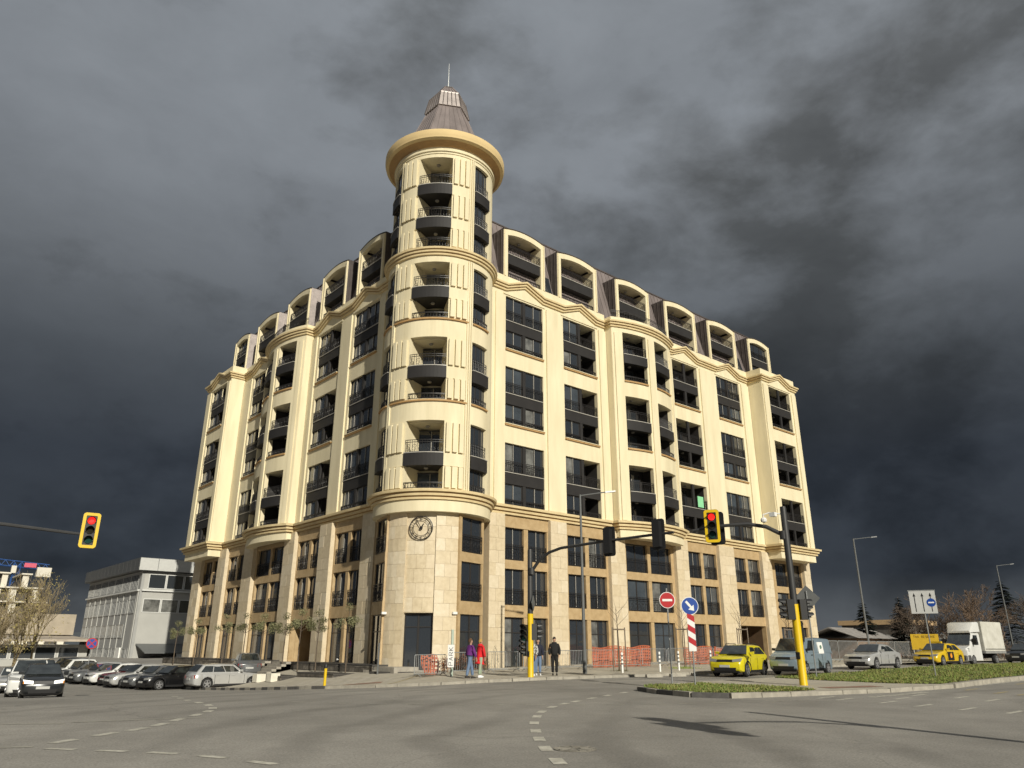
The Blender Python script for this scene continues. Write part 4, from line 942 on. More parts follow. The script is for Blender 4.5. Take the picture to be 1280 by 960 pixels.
for (x, y), lb in (((-5.7, 9.6), 'pale concrete block by the nose of the silver estate'), ((-5.5, 7.9), 'pale concrete block at the foot of the granite steps')):
    tag(put('concrete_block', B0, None, (x, y, g(x, y)+.1)), lb, 'block', 'pale concrete blocks by the steps')
# ================================================================== vehicles
def interp(tab, x):
    if x <= tab[0][0]: return tab[0][1]
    for (a, u), (b_, v) in zip(tab, tab[1:]):
        if x <= b_: f = (x-a)/(b_-a); return u+(v-u)*f
    return tab[-1][1]
CGLASS = mat('car_glass', (.022, .026, .026), .03, spec=.9, ior=1.7, var=.6, scale=2.2)
CHROME = mat('chrome', (.6, .6, .6), .15, metal=1, var=0)
HEADL = mat('headlamp_glass', (.24, .24, .235), .06, var=0, spec=.8)
TAILR = mat('tail_lamp_red', (.28, .012, .01), .2, var=0)
AMBER = mat('indicator_amber', (.55, .2, .02), .2, var=0)
ALLOY = mat('alloy_rim', (.42, .42, .43), .3, metal=.6, var=0)
PLATE = mat('number_plate', (.45, .45, .43), .5, var=0)
UNDER = mat('underbody', (.012, .012, .012), .9, var=0)
def paint(name, c, metal=.2): 
    m = mat('paint_'+name, c, .28, metal=metal, var=.05, scale=2); m.node_tree.nodes['Principled BSDF'].inputs['Coat Weight'].default_value = .6
    m.node_tree.nodes['Principled BSDF'].inputs['Coat Roughness'].default_value = .06; return m
WM = {}
def wheel_meshes(r_, wd):
    k = (round(r_, 2), round(wd, 2))
    if k in WM: return WM[k]
    t = MB(); prof = [(-wd/2, r_*.66), (-wd/2, r_*.93), (-wd/2+.03, r_), (wd/2-.03, r_), (wd/2, r_*.93), (wd/2, r_*.66)]; n = 22
    rings = [[(r2*math.cos(2*math.pi*i/n), y, r2*math.sin(2*math.pi*i/n)) for i in range(n)] for y, r2 in prof]; t.loft(rings, caps=True)
    rm = MB(); yo = wd/2
    rm.loft([[(r2*math.cos(2*math.pi*i/n), y, r2*math.sin(2*math.pi*i/n)) for i in range(n)] for r2, y in ((r_*.68, yo-.02), (r_*.68, yo+.012), (r_*.6, yo+.012), (r_*.58, yo-.05))], caps=False)
    for i in range(5):
        a = 2*math.pi*i/5+.3; ca, sa = math.cos(a), math.sin(a); tx, tz = -sa, ca
        def q(u, v, y): return (ca*u+tx*v, y, sa*u+tz*v)
        rm.hexa([q(.04, -.05, yo-.03), q(r_*.62, -.028, yo-.03), q(r_*.62, .028, yo-.03), q(.04, .05, yo-.03), q(.04, -.05, yo+.012), q(r_*.62, -.028, yo+.006), q(r_*.62, .028, yo+.006), q(.04, .05, yo+.012)])
    rm.tube([(0, yo-.04, 0), (0, yo+.02, 0)], .07, 10)
    WM[k] = (t.mesh('wheel', RUBBER, 40), rm.mesh('rim', ALLOY, 30)); return WM[k]
def wheels(root, xs_, W, r_, wd=.2):
    t, rm = wheel_meshes(r_, wd)
    for x in xs_:
        for s in (-1, 1):
            o = put('wheel', t, root, (x, s*(W/2-wd/2-.015), r_), 0 if s > 0 else R(180)); put('rim', rm, o)
def car(name, label, x, y, head, L, W, H, pm, kind='hatch', group=None, nose=.62, cowl=.97, beltz=None, tail=None, wr=.32, glass=None, cat='car', gz=None, dark=False, black_hood=False, noplate=False, yaw_over=None, grille=True, amber=False, trim=None):
    root = thing(name, label, cat, (x, y, g(x, y) if gz is None else gz), R(head), group)
    h2 = L/2; xf = h2-.86*(L/4.4); xb = -h2+.82*(L/4.4)
    K = dict(hatch=(.5, .72, -.30, -.86), sedan=(.46, .64, -.16, -.60), wagon=(.5, .7, -.44, -.90), suv=(.52, .72, -.38, -.90), van=(.60, .82, -.60, -.985), coupe=(.46, .64, -.1, -.78))
    kc = {'hatch': (.36, .06, -.60, -.90), 'sedan': (.36, .08, -.40, -.74), 'wagon': (.38, .10, -.74, -.93), 'suv': (.40, .14, -.66, -.93), 'van': (.62, .34, -.93, -.985), 'coupe': (.34, .02, -.38, -.78)}[kind]
    xc, xrf, xrr, xt = [k*h2 for k in kc]
    bz = beltz or cowl; tz = tail or bz
    deck = [(-h2, tz-.16 if kind != 'van' else tz-.05), (-h2+.12, tz-.04), (xt, tz), (xrr, bz+.0), (xc, cowl), (xc+.25*(h2-xc), cowl-.03), (h2-.35, nose+.16), (h2-.1, nose+.02), (h2, nose-.12)]
    zb = .2; ra = wr+.055
    st = sorted(set([-h2, -h2+.05, -h2+.15, -h2+.3, h2, h2-.05, h2-.15, h2-.3, xc, xt]+[-h2+.3+(L-.6)*i/16 for i in range(17)]+[c+ra*k for c in (xf, xb) for k in (-1.02, -.98, -.8, -.5, 0, .5, .8, .98, 1.02)]))
    rings = []
    for sx in st:
        e = min(h2-sx, sx+h2); tp = interp([(0, .80), (.05, .88), (.15, .94), (.35, .985), (.7, 1)], e); w_ = W/2*tp
        zt = interp(deck, sx); zl = zb+interp([(0, .14), (.1, .04), (.3, 0)], e)
        arch = 0
        for c in (xf, xb):
            dx = abs(sx-c)
            if dx < ra: arch = wr+math.sqrt(ra*ra-dx*dx)
        z1 = max(zl, arch); zm = max(.5*(zl+zt)-.02, z1+.03); zs = max(zt-.1, zm+.03)
        hs = [(0, max(zl, arch*.98)), (w_*.86, max(zl, arch)), (w_*.965, max(zl+.06, z1)), (w_, zm), (w_*.985, zs), (w_*.90, max(zt-.012, zs+.02)), (0, max(zt+.025, zs+.03))]
        rings.append([(sx, q[0], q[1]) for q in hs]+[(sx, -q[0], q[1]) for q in reversed(hs[1:-1])])
    b = MB(); b.loft(rings); body = b.build('body', pm, root, smooth=38)
    u = MB(); u.box(-h2+.25, h2-.25, -W/2+.28, W/2-.28, .17, .6); u.build('underbody', UNDER, root)
    # greenhouse
    wb, wr_ = W/2*.925, W/2*.73
    if kind == 'van': wb, wr_ = W/2*.96, W/2*.84
    gs = []
    for gx, gz_, f in ((xc+.02, interp(deck, xc)-.04, 0), (xrf, H-.045, 1), ((xrf+xrr)/2, H-.005, 1), (xrr, H-.05 if kind != 'coupe' else H-.08, 1), (xt-.02, interp(deck, xt)-.03, 0)):
        bb = interp(deck, gx)-.05
        if f: gs.append([(gx, wb, bb), (gx, wr_, gz_-.03), (gx, wr_*.86, gz_+.01), (gx, 0, gz_+.035), (gx, -wr_*.86, gz_+.01), (gx, -wr_, gz_-.03), (gx, -wb, bb)])
        else: gs.append([(gx, wb, bb), (gx, wb*.97, gz_+.01), (gx, wb*.85, gz_+.02), (gx, 0, gz_+.025), (gx, -wb*.85, gz_+.02), (gx, -wb*.97, gz_+.01), (gx, -wb, bb)])
    c = MB(); c.loft(gs); c.build('roof', pm, root, smooth=30)
    zc, zt_ = interp(deck, xc), interp(deck, xt)
    def quad(name_, P, m, off=.014, par=root):
        P = [Vector(p) for p in P]; nn = (P[1]-P[0]).cross(P[3]-P[0]).normalized()
        cc = sum(P, Vector())/4
        if nn.dot(cc-Vector((0, 0, .7))) < 0: nn = -nn
        q = MB(); q.hexa([p-nn*.03 for p in P]+[p+nn*off for p in P]); return q.build(name_, m, par)
    def lerp(a, c_, f): return tuple(a[i]+(c_[i]-a[i])*f for i in range(3))
    def patch(a0, a1, b0, b1, u0, u1, v0, v1): # a: base edge, b: roof edge
        def P(u_, v_): return lerp(lerp(a0, a1, u_), lerp(b0, b1, u_), v_)
        return [P(u0, v0), P(u1, v0), P(u1, v1), P(u0, v1)]
    gl = glass or CGLASS
    quad('windscreen', patch((xc, wb*.93, zc), (xc, -wb*.93, zc), (xrf, wr_*.95, H-.04), (xrf, -wr_*.95, H-.04), .03, .97, .05, .95), gl, .058)
    quad('rear_window', patch((xt, wb*.93, zt_), (xt, -wb*.93, zt_), (xrr, wr_*.93, H-.06), (xrr, -wr_*.93, H-.06), .06, .94, .16, .92), gl, .058)
    spans = {'hatch': ((.10, .50), (.53, .86)), 'sedan': ((.12, .52), (.55, .86)), 'wagon': ((.08, .38), (.40, .66), (.68, .93)), 'suv': ((.09, .40), (.42, .70), (.72, .92)), 'van': ((.07, .33),), 'coupe': ((.12, .52), (.55, .84))}[kind]
    for s in (-1, 1):
        for u0_, u1_ in spans:
            P = patch((xc-.05, s*wb, zc-.0), (xt+.02, s*wb, zt_), (xrf, s*wr_, H-.075), (xrr, s*wr_, H-.08), u0_, u1_, .12, .9)
            quad('side_window', P, gl, .008)
        mr = MB(); mr.hexa([(xc-.32, s*(wb+.0), zc+.04), (xc-.16, s*(wb+.0), zc+.04), (xc-.2, s*(wb+.2), zc+.06), (xc-.3, s*(wb+.2), zc+.06), (xc-.32, s*wb, zc+.17), (xc-.16, s*wb, zc+.15), (xc-.2, s*(wb+.2), zc+.17), (xc-.3, s*(wb+.2), zc+.19)]); mr.build('mirror', pm if not trim else trim, root)
        # lamps, wrapped round the corners
        hz = nose-.02
        hl = MB(); y0_, y1_ = W/2*.46, W/2*.90
        hl.hexa([(h2-.18, s*y0_, hz-.07), (h2+.012, s*y0_, hz-.07), (h2-.05, s*y1_, hz-.04), (h2-.36, s*y1_*1.055, hz-.02), (h2-.22, s*y0_, hz+.05), (h2-.02, s*y0_, hz+.05), (h2-.09, s*y1_, hz+.10), (h2-.42, s*y1_*1.045, hz+.12)]); hl.build('headlight', HEADL, root)
        if amber: ab = MB(); ab.box(h2-.1, h2-.02, min(s*W/2*.86, s*W/2*.92), max(s*W/2*.86, s*W/2*.92), hz-.06, hz+.05); ab.build('indicator', AMBER, root)
        tl = MB(); tl.hexa([(-h2+.18, s*y0_*1.3, tz-.32), (-h2-.01, s*y0_*1.3, tz-.32), (-h2+.06, s*y1_, tz-.32), (-h2+.3, s*y1_*1.05, tz-.3), (-h2+.18, s*y0_*1.3, tz-.14), (-h2+.0, s*y0_*1.3, tz-.14), (-h2+.07, s*y1_, tz-.12), (-h2+.32, s*y1_*1.04, tz-.12)]); tl.build('tail_light', TAILR, root)
        for k in range(2 if kind not in ('van',) else 1):
            dh = MB(); xx = xc-.75-k*1.0; dh.box(xx-.1, xx+.1, min(s*(W/2-.02), s*(W/2+.02)), max(s*(W/2-.02), s*(W/2+.02)), bz-.17, bz-.135); dh.build('door_handle', trim or pm, root)
        dl = MB()
        for xx in (xc-.02, xc-1.02, xc-1.95): dl.box(xx-.008, xx+.008, min(s*W/2*.9, s*(W/2+.003)), max(s*W/2*.9, s*(W/2+.003)), .34, bz-.12)
        dl.build('door_gap', UNDER, root)
        sl = MB(); sl.box(xb+ra+.03, xf-ra-.03, min(s*(W/2-.12), s*(W/2-.012)), max(s*(W/2-.12), s*(W/2-.012)), .19, .31); sl.build('sill_trim', BLACK, root)
    if grille:
        q = MB(); q.hexa([(h2-.2, -W*.23, nose-.09), (h2+.008, -W*.23, nose-.09), (h2+.008, W*.23, nose-.09), (h2-.2, W*.23, nose-.09), (h2-.2, -W*.21, nose+.03), (h2-.012, -W*.21, nose+.03), (h2-.012, W*.21, nose+.03), (h2-.2, W*.21, nose+.03)]); q.build('grille', BLACK, root)
        q = MB(); q.hexa([(h2-.2, -W*.34, .27), (h2-.005, -W*.30, .27), (h2-.005, W*.30, .27), (h2-.2, W*.34, .27), (h2-.2, -W*.36, .43), (h2+.014, -W*.33, .43), (h2+.014, W*.33, .43), (h2-.2, W*.36, .43)]); q.build('air_intake', BLACK, root)
    q = MB(); q.hexa([(h2-.3, -W*.40, .185), (h2-.06, -W*.36, .185), (h2-.06, W*.36, .185), (h2-.3, W*.40, .185), (h2-.3, -W*.44, .275), (h2+.004, -W*.385, .275), (h2+.004, W*.385, .275), (h2-.3, W*.44, .275)]); q.build('front_skirt', BLACK, root)
    for xx, s in ((h2, 1), (-h2, -1)):
        q = MB(); q.box(min(xx-s*.1, xx+s*.022), max(xx-s*.1, xx+s*.022), -.26, .26, .44 if s > 0 else .55, .55 if s > 0 else .66); q.build('number_plate', PLATE, root)
    wheels(root, (xf, xb), W, wr)
    return root
P_YEL = paint('lemon_yellow', (.62, .53, .012), 0); P_BLUE = paint('pale_blue', (.27, .345, .40), .35); P_SIL = paint('silver', (.52, .52, .51), .4); P_TAXI = paint('taxi_yellow', (.62, .42, .015), 0)
P_DARK = paint('dark_grey', (.022, .024, .026), .2); P_WHITE = paint('white', (.66, .66, .64), 0); P_BLACK = paint('black', (.008, .008, .009), .1); P_RED = paint('dark_red', (.15, .012, .014), .1); P_GREY = paint('grey', (.14, .145, .15), .4); P_NAVY = paint('navy', (.012, .03, .12), .1)
# right-hand carriageway, waiting and turning towards the crossing
yc = car('parked_car', 'bright yellow crossover with black sills and black roof rails', 8.6, -17.0, 193, 4.14, 1.76, 1.50, P_YEL, 'suv', nose=.78, cowl=1.0, wr=.33, trim=P_YEL); yc.name = 'yellow_car'
b = MB()
for s in (-1, 1): b.tube([(.35, s*.55, 1.5), (.2, s*.56, 1.55), (-1.1, s*.56, 1.55), (-1.3, s*.55, 1.5)], .02, 5)
b.build('roof_rail', BLACK, yc); b = MB(); b.hexa([(2.0, -.3, .87), (2.0, .3, .87), (.9, .42, 1.02), (.9, -.42, 1.02), (2.0, -.3, .875), (2.0, .3, .875), (.9, .42, 1.028), (.9, -.42, 1.028)])
for s in (-1, 1):
    for xx in (1.21, -1.29):
        b = MB(); pts = [(xx+.4*math.cos(R(a)), s*.872, .33+.4*math.sin(R(a))) for a in range(0, 181, 20)]; b.tube(pts, .035, 5); b.build('arch_trim', BLACK, yc)
    b = MB(); b.box(1.98, 2.06, min(s*.55, s*.72), max(s*.55, s*.72), .42, .58); b.build('fog_lamp', BLACK, yc)
vn = car('delivery_van', 'dusty pale blue small van with white square stickers on its side', 11.9, -18.6, 184, 4.14, 1.74, 1.82, P_BLUE, 'van', nose=.84, cowl=1.12, cat='van', wr=.31, trim=BLACK)
for s in (1, -1):
    b = MB(); b.hexa([(-.35, s*.868, 1.06), (-.95, s*.868, 1.06), (-.95, s*.85, 1.02), (-.35, s*.85, 1.02), (-.35, s*.80, 1.6), (-.95, s*.80, 1.6), (-.95, s*.76, 1.6), (-.35, s*.76, 1.6)]); b.build('sticker', WHITE, vn)
    b = MB(); b.tube([(-.65, s*.835+s*.012, 1.36), (-.65, s*.835+s*.02, 1.36)], .1, 12); b.build('emblem', mat('leaf_green', (.12, .22, .16), .6), vn)
    b = MB(); b.box(-1.2, 1.2, min(s*.866, s*.885), max(s*.866, s*.885), .58, .64); b.build('rubbing_strip', P_BLUE, vn)
car('parked_car', 'silver saloon with round double headlamps behind the blue van', 21.4, -18.0, 180, 4.53, 1.74, 1.42, P_SIL, 'sedan', nose=.68, cowl=.95, tail=.98, wr=.32).name = 'silver_saloon'
tx = car('taxi', 'yellow taxi with a black and orange panel on the front door', 33.4, -17.2, 177, 4.42, 1.81, 1.5, P_TAXI, 'hatch', nose=.70, cowl=.98, wr=.33, cat='taxi')
for s in (1, -1):
    b = MB(); b.hexa([(.62, s*.885, .36), (-.32, s*.885, .36), (-.32, s*.92, .36), (.62, s*.92, .36), (.62, s*.87, .92), (-.32, s*.87, .92), (-.32, s*.915, .92), (.62, s*.915, .92)]); b.build('door_panel', BLACK, tx)
    b = MB(); b.tube([(.12, s*.90, .66), (.12, s*.925, .66)], .15, 14); b.build('round_emblem', mat('orange_print', (.75, .28, .02), .6), tx)
b = MB(); b.box(-.12, .12, -.35, .35, 1.5, 1.62); b.build('roof_sign', P_TAXI, tx)
# white tilt truck
tr = thing('delivery_truck', 'white delivery truck with a tall tarpaulin box and roof fairing', 'truck', (39.6, -17.3, .5), R(176))
b = MB()
def xsec(x, hw, zl, zh, sh=.12): return [(x, -hw, zl), (x, -hw, zh-sh), (x, -hw+sh, zh), (x, hw-sh, zh), (x, hw, zh-sh), (x, hw, zl)]
b.loft([xsec(3.05, .80, .35, .95), xsec(2.98, .93, .32, 1.12), xsec(2.35, .97, .30, 1.32), xsec(2.2, .97, .30, 1.36)]); b.loft([xsec(2.2, .96, .30, 1.37), xsec(1.5, .90, .30, 2.3, .16), xsec(.55, .92, .30, 2.34, .16)]); b.build('cab', P_WHITE, tr, smooth=30)
def hx(name_, P, m, d, par): q = MB(); q.hexa([tuple(p) for p in P]+[tuple(Vector(p)+Vector(d)) for p in P]); return q.build(name_, m, par)
hx('windscreen', [(2.21, -.84, 1.40), (2.21, .84, 1.40), (1.56, .78, 2.22), (1.56, -.78, 2.22)], CGLASS, (.03, 0, .03), tr)
for s in (1, -1):
    hx('side_window', [(1.95, s*.945, 1.42), (.95, s*.95, 1.42), (.95, s*.915, 2.1), (1.55, s*.905, 2.1)], CGLASS, (0, s*.012, 0), tr)
    hx('headlight', [(2.98, s*.55, .88), (2.7, s*.95, .9), (2.62, s*.95, 1.16), (2.9, s*.6, 1.1)], HEADL, (.05, s*.03, .02), tr)
    b = MB(); b.box(1.75, 1.95, min(s*.95, s*1.25), max(s*.95, s*1.25), 1.45, 1.85); b.build('mirror', BLACK, tr)
hx('grille', [(3.04, -.5, .8), (3.04, .5, .8), (2.96, .5, 1.08), (2.96, -.5, 1.08)], BLACK, (.04, 0, 0), tr)
b = MB(); b.loft([xsec(3.1, .82, .28, .66, .05), xsec(2.9, .98, .28, .68, .05), xsec(2.6, 1.0, .28, .68, .05)]); b.build('bumper', mat('grey_plastic', (.07, .07, .07), .6, var=.1), tr)
b = MB(); b.loft([xsec(1.72, .8, 2.28, 2.42, .05), xsec(1.3, .95, 2.33, 3.02, .12), xsec(.55, 1.02, 2.35, 3.06, .08)]); b.build('roof_fairing', P_WHITE, tr, smooth=30)
TARP = mat('canvas_tarpaulin', (.60, .585, .53), .85, scale=1.6, c2=(.47, .455, .40), bump=.25, bscale=5)
b = MB(); b.box(-3.2, .35, -1.1, 1.1, .98, 3.1); b.build('tarpaulin', TARP, tr)
b = MB(); b.box(-3.22, .37, -1.12, 1.12, .80, .975); b.build('load_bed', mat('dull_grey_steel', (.25, .25, .24), .6), tr)
lc = MB()
for k in range(22): lc.box(-3.1+.155*k, -3.03+.155*k, -1.125, -1.102, 1.08, 1.14); lc.box(-3.1+.155*k, -3.03+.155*k, 1.102, 1.125, 1.08, 1.14)
lc.build('lacing', BLACK, tr); b = MB(); b.box(-3.1, 2.5, -.45, .45, .45, .79); b.build('chassis', UNDER, tr); wheels(tr, (2.15, -1.7), 1.98, .36, .26)
# something dark waiting behind the truck
car('parked_car', 'dark car half hidden behind the white truck at the edge of the picture', 50.5, -17.6, 178, 4.5, 1.8, 1.55, P_DARK, 'suv', nose=.75, cowl=1.0).name = 'dark_car'
# left street
hb = car('hatchback', 'dark grey old hatchback driving head-on with its headlights lit', -19.5, 1.5, 262, 4.25, 1.70, 1.42, P_DARK, 'hatch', nose=.74, cowl=.95, wr=.30, amber=True)
for o_ in hb.children:
    if o_.name.startswith('headlight'): o_.data.materials[0] = mat('lit_headlamp', (.8, .8, .75), .2, var=0, emit=(1, .97, .88, .9))
car('off_road_car', 'large white off-road car close behind the dark hatchback', -18.85, 8.6, 261, 4.7, 1.9, 1.82, P_WHITE, 'suv', nose=.95, cowl=1.2, wr=.38).name = 'white_off_road_car'
car('parked_car', 'small silver car in the outer lane at the left edge', -18.2, 17.2, 261, 4.4, 1.74, 1.46, P_SIL, 'sedan', nose=.68, cowl=.95).name = 'silver_car'
lv = car('lorry', 'dark blue high van cut off by the left edge of the picture', -21.15, 13.0, 262, 5.2, 2.0, 2.5, P_NAVY, 'van', nose=1.0, cowl=1.3, wr=.36, cat='van'); lv.name = 'blue_van'
ES = car('estate_car', 'silver estate car parked nose in beside the steps', -7.3, 11.2, 2, 4.77, 1.82, 1.50, P_SIL, 'wagon', nose=.70, cowl=.97, wr=.335)
car('parked_car', 'grey hatchback with red tail lights just beyond the silver estate', -4.2, 15.6, 75, 4.0, 1.74, 1.58, P_GREY, 'hatch', nose=.74, cowl=1.0).name = 'grey_hatchback'
ROWG = 'cars parked side by side in the row'
row = [(P_BLACK, 'hatch', 'black hatchback next to the silver estate in the parked row', 1.46), (P_GREY, 'sedan', 'dark grey saloon second from the silver estate', 1.44), (P_SIL, 'hatch', 'silver hatchback between the dark saloon and the dark red car', 1.5), (P_RED, 'sedan', 'dark red saloon in the middle of the parked row', 1.42),
       (P_WHITE, 'hatch', 'white hatchback next to the dark red saloon', 1.48), (P_GREY, 'sedan', 'grey saloon beyond the white hatchback', 1.44), (P_SIL, 'wagon', 'silver estate car far along the parked row', 1.5), (P_GREY, 'hatch', 'grey hatchback before the far white people carrier', 1.47), (P_WHITE, 'suv', 'white people carrier near the far end of the row', 1.68), (P_BLACK, 'suv', 'black off-road car at the far end of the parked row', 1.75), (P_SIL, 'hatch', 'silver small car beyond the black off-road car', 1.45)]
for i, (pm, k, lb, hh) in enumerate(row):
    car('parked_car', lb, -9.6-.25*i+rnd.uniform(-.25, .25), 14.2+2.45*i, 180+rnd.uniform(-3, 3)+8, 4.3, 1.76, hh, pm, k, ROWG, nose=.7, cowl=.96)
car('parked_car', 'black off-road car in the lane behind the white off-road car', -15.0, 27.0, 262, 4.6, 1.88, 1.75, P_BLACK, 'suv', nose=.9, cowl=1.15).name = 'black_off_road_car'
# ================================================================== traffic lights, signs, lamps, barriers
YEL = mat('signal_yellow', (.70, .47, .01), .4, var=.05, scale=4)
POLEG = mat('dark_mast_paint', (.035, .035, .036), .5, var=.1)
SIGNW = mat('sign_white', (.74, .74, .72), .4, var=.04, scale=5)
SIGNB = mat('sign_blue', (.012, .06, .30), .35, var=.05)
SIGNR = mat('sign_red', (.42, .015, .02), .35, var=.05)
BACKG = mat('sign_back_grey', (.12, .125, .125), .5, var=.1)
REDLIT = mat('red_lamp_lit', (.5, .01, .01), .3, var=0, emit=(1, .02, .015, 1.6))
LENS = mat('dark_lens', (.02, .018, .01), .15, var=0)
LENSG = mat('green_lens_off', (.01, .05, .04), .15, var=0)
def rrect(w_, h_, r_, n=5):
    pts = []
    for cx, cy, a0 in ((w_/2-r_, h_/2-r_, 0), (-w_/2+r_, h_/2-r_, 90), (-w_/2+r_, -h_/2+r_, 180), (w_/2-r_, -h_/2+r_, 270)):
        for i in range(n+1): a = R(a0+90*i/n); pts.append((cx+r_*math.cos(a), cy+r_*math.sin(a)))
    return pts
def signal(parent, p, face, plate=True, lit=True, hgt=1.36, wid=.62, name='signal_head', rim=YEL):
    """three-lamp head; p is its middle in the parent's frame, face the direction its lamps look (degrees)"""
    rot = R(face-90)+0; k = ('sig', hgt, wid, plate, rim.name)
    def F(x, y, z): return (x, -y, z)
    b = MB(); b.box(-.17, .17, .03, .30, -hgt*.41, hgt*.41, 0)
    if plate: b.prism(rrect(wid, hgt, .12), lambda x, z: (x, -.01, z), lambda x, z: (x, .028, z), 0)
    o = b.build(name, BLACK, parent, loc=p, rot=R(face+90))
    if plate:
        r_ = MB(); a, c = rrect(wid-.02, hgt-.02, .11), rrect(wid-.24, hgt-.24, .03)
        n = len(a); v = [(x, -.013, z) for x, z in a]+[(x, -.013, z) for x, z in c]+[(x, -.03, z) for x, z in a]+[(x, -.03, z) for x, z in c]
        f = []
        for i in range(n):
            j = (i+1) % n; f += [(2*n+i, 2*n+j, 3*n+j, 3*n+i), (i, j, 2*n+j, 2*n+i), (n+i, n+j, 3*n+j, 3*n+i), (i, j, n+j, n+i)]
        r_.add(v, f); r_.build('backboard_rim', rim, o)
    for i, zz in enumerate((hgt*.27, 0, -hgt*.27)):
        l = MB(); l.tube([(0, -.014, zz), (0, -.045, zz), (0, -.055, zz)], [.135, .135, .08], 16); l.build('lens', (REDLIT if lit else LENS) if i == 0 else LENS if i == 1 else LENSG, o)
        h = MB(); N_ = 10
        ri, ro = [], []
        for j in range(N_+1):
            a = R(-20+220*j/N_)
            for y in (-.014, -.26 if 15 < -20+220*j/N_ < 165 else -.12): ri.append((.145*math.cos(a), y, zz+.145*math.sin(a))); ro.append((.158*math.cos(a), y, zz+.158*math.sin(a)))
        f = []; m_ = len(ri)
        for j in range(N_): f += [(2*j, 2*j+1, 2*j+3, 2*j+2), (m_+2*j, m_+2*j+2, m_+2*j+3, m_+2*j+1), (2*j+1, m_+2*j+1, m_+2*j+3, 2*j+3)]
        h.add(ri+ro, f); h.build('visor', BLACK, o)
    return o
def mast(label, x, y, z, armpts, top, heads, yellow=2.95, extras=True, ped=()):
    t = thing('traffic_light_mast', label, 'traffic light', (x, y, z))
    b = MB(); b.lathe((0, 0), [(.16, -.2), (.16, .02), (.15, .05), (.15, yellow)], 16); b.build('yellow_pole', YEL, t, smooth=40)
    b = MB(); b.lathe((0, 0), [(.135, yellow+.002), (.125, top-.1), (.115, top)], 14); b.build('pole', POLEG, t, smooth=40)
    n = len(armpts); b = MB(); b.tube(armpts, [.085-.03*i/(n-1) for i in range(n)], 8)
    p0 = Vector(armpts[0]); b.tube([p0-Vector((0, 0, .16)), p0+Vector((0, 0, .16))], .16, 10); b.build('arm', POLEG, t, smooth=40)
    for p, face, lit in heads:
        signal(t, p, face, True, lit)
    for p, face, lit in ped: signal(t, p, face, False, lit, .92, .3)
    b = MB(); b.box(-.2, -.13, -.07, .07, .95, 1.2); b.build('push_button', BLACK, t)
    return t
# near mast on the right, at the island
mR = mast('near mast on the island, carrying a yellow rimmed red signal and dome camera', .87, -24.8, .28,
     [(-.02, .1, 5.62), (-.25, .7, 6.0), (-.6, 1.3, 6.14), (-1.1, 2.2, 6.12), (-1.5, 3.0, 6.02), (-1.62, 3.3, 5.98)], 6.75,
     [((-1.48, 2.42, 6.1), 212, True), ((-.95, 2.55, 6.07), 18, False)], ped=[((-.25, .22, 2.75), 130, False), ((.35, -.25, 2.75), 330, False), ((.34, .12, 1.95), 20, False)])
b = MB(); b.tube([(.0, .0, 6.45), (-.35, .45, 6.52), (-.5, .62, 6.45), (-.5, .62, 6.3)], .03, 6); b.lathe((-.5, .62), [(.02, 6.12), (.11, 6.16), (.13, 6.25), (.09, 6.32)], 10); b.box(-.38, -.2, .18, .42, 6.36, 6.52); b.build('dome_camera', SIGNW, mR)
mL = mast('far traffic light mast, its long arm carrying two black backed signals', -1.2, -11.75, .25,
     [(.0, -.12, 5.0), (.12, -.55, 5.5), (.2, -1.2, 5.85), (.25, -2.0, 6.0), (.45, -4.6, 6.08), (.7, -7.4, 6.12), (.78, -8.5, 6.12)], 6.1,
     [((.5, -5.0, 6.05), 12, False), ((.68, -7.75, 6.1), 12, False)], ped=[((-.32, .1, 2.05), 205, False), ((.3, -.15, 2.1), 330, False), ((-.22, .2, 1.35), 160, False)])
for z in (3.45,):
    b = MB(); b.prism([(.0, .36), (.36, 0), (0, -.36), (-.36, 0)], lambda u, v: (u*.8, u*.55-.2, z+v), lambda u, v: (u*.8+.02, u*.55-.23, z+v)); b.build('priority_sign', BACKG, mL)
mF = mast('mast arm reaching in from the left with a yellow rimmed red signal', -25.9, -6.2, g(-25.9, -6.2),
     [(.1, -.1, 5.5), (.5, -.4, 6.0), (1.2, -.8, 6.15), (2.6, -1.15, 6.1), (4.6, -1.55, 5.95), (5.1, -1.65, 5.92)], 6.3, [((5.3, -1.72, 6.08), 262, True)])
mS = mast('traffic light mast outside the picture, casting the long shadow on the road', -13.3, -42.6, .1,
     [(-.1, .05, 5.3), (-.7, .35, 5.85), (-1.6, .8, 6.0), (-2.6, 1.3, 5.98), (-3.3, 1.7, 5.95)], 7.2, [((-3.05, 1.6, 6.0), 200, True), ((-3.35, 2.0, 5.2), 200, False)])

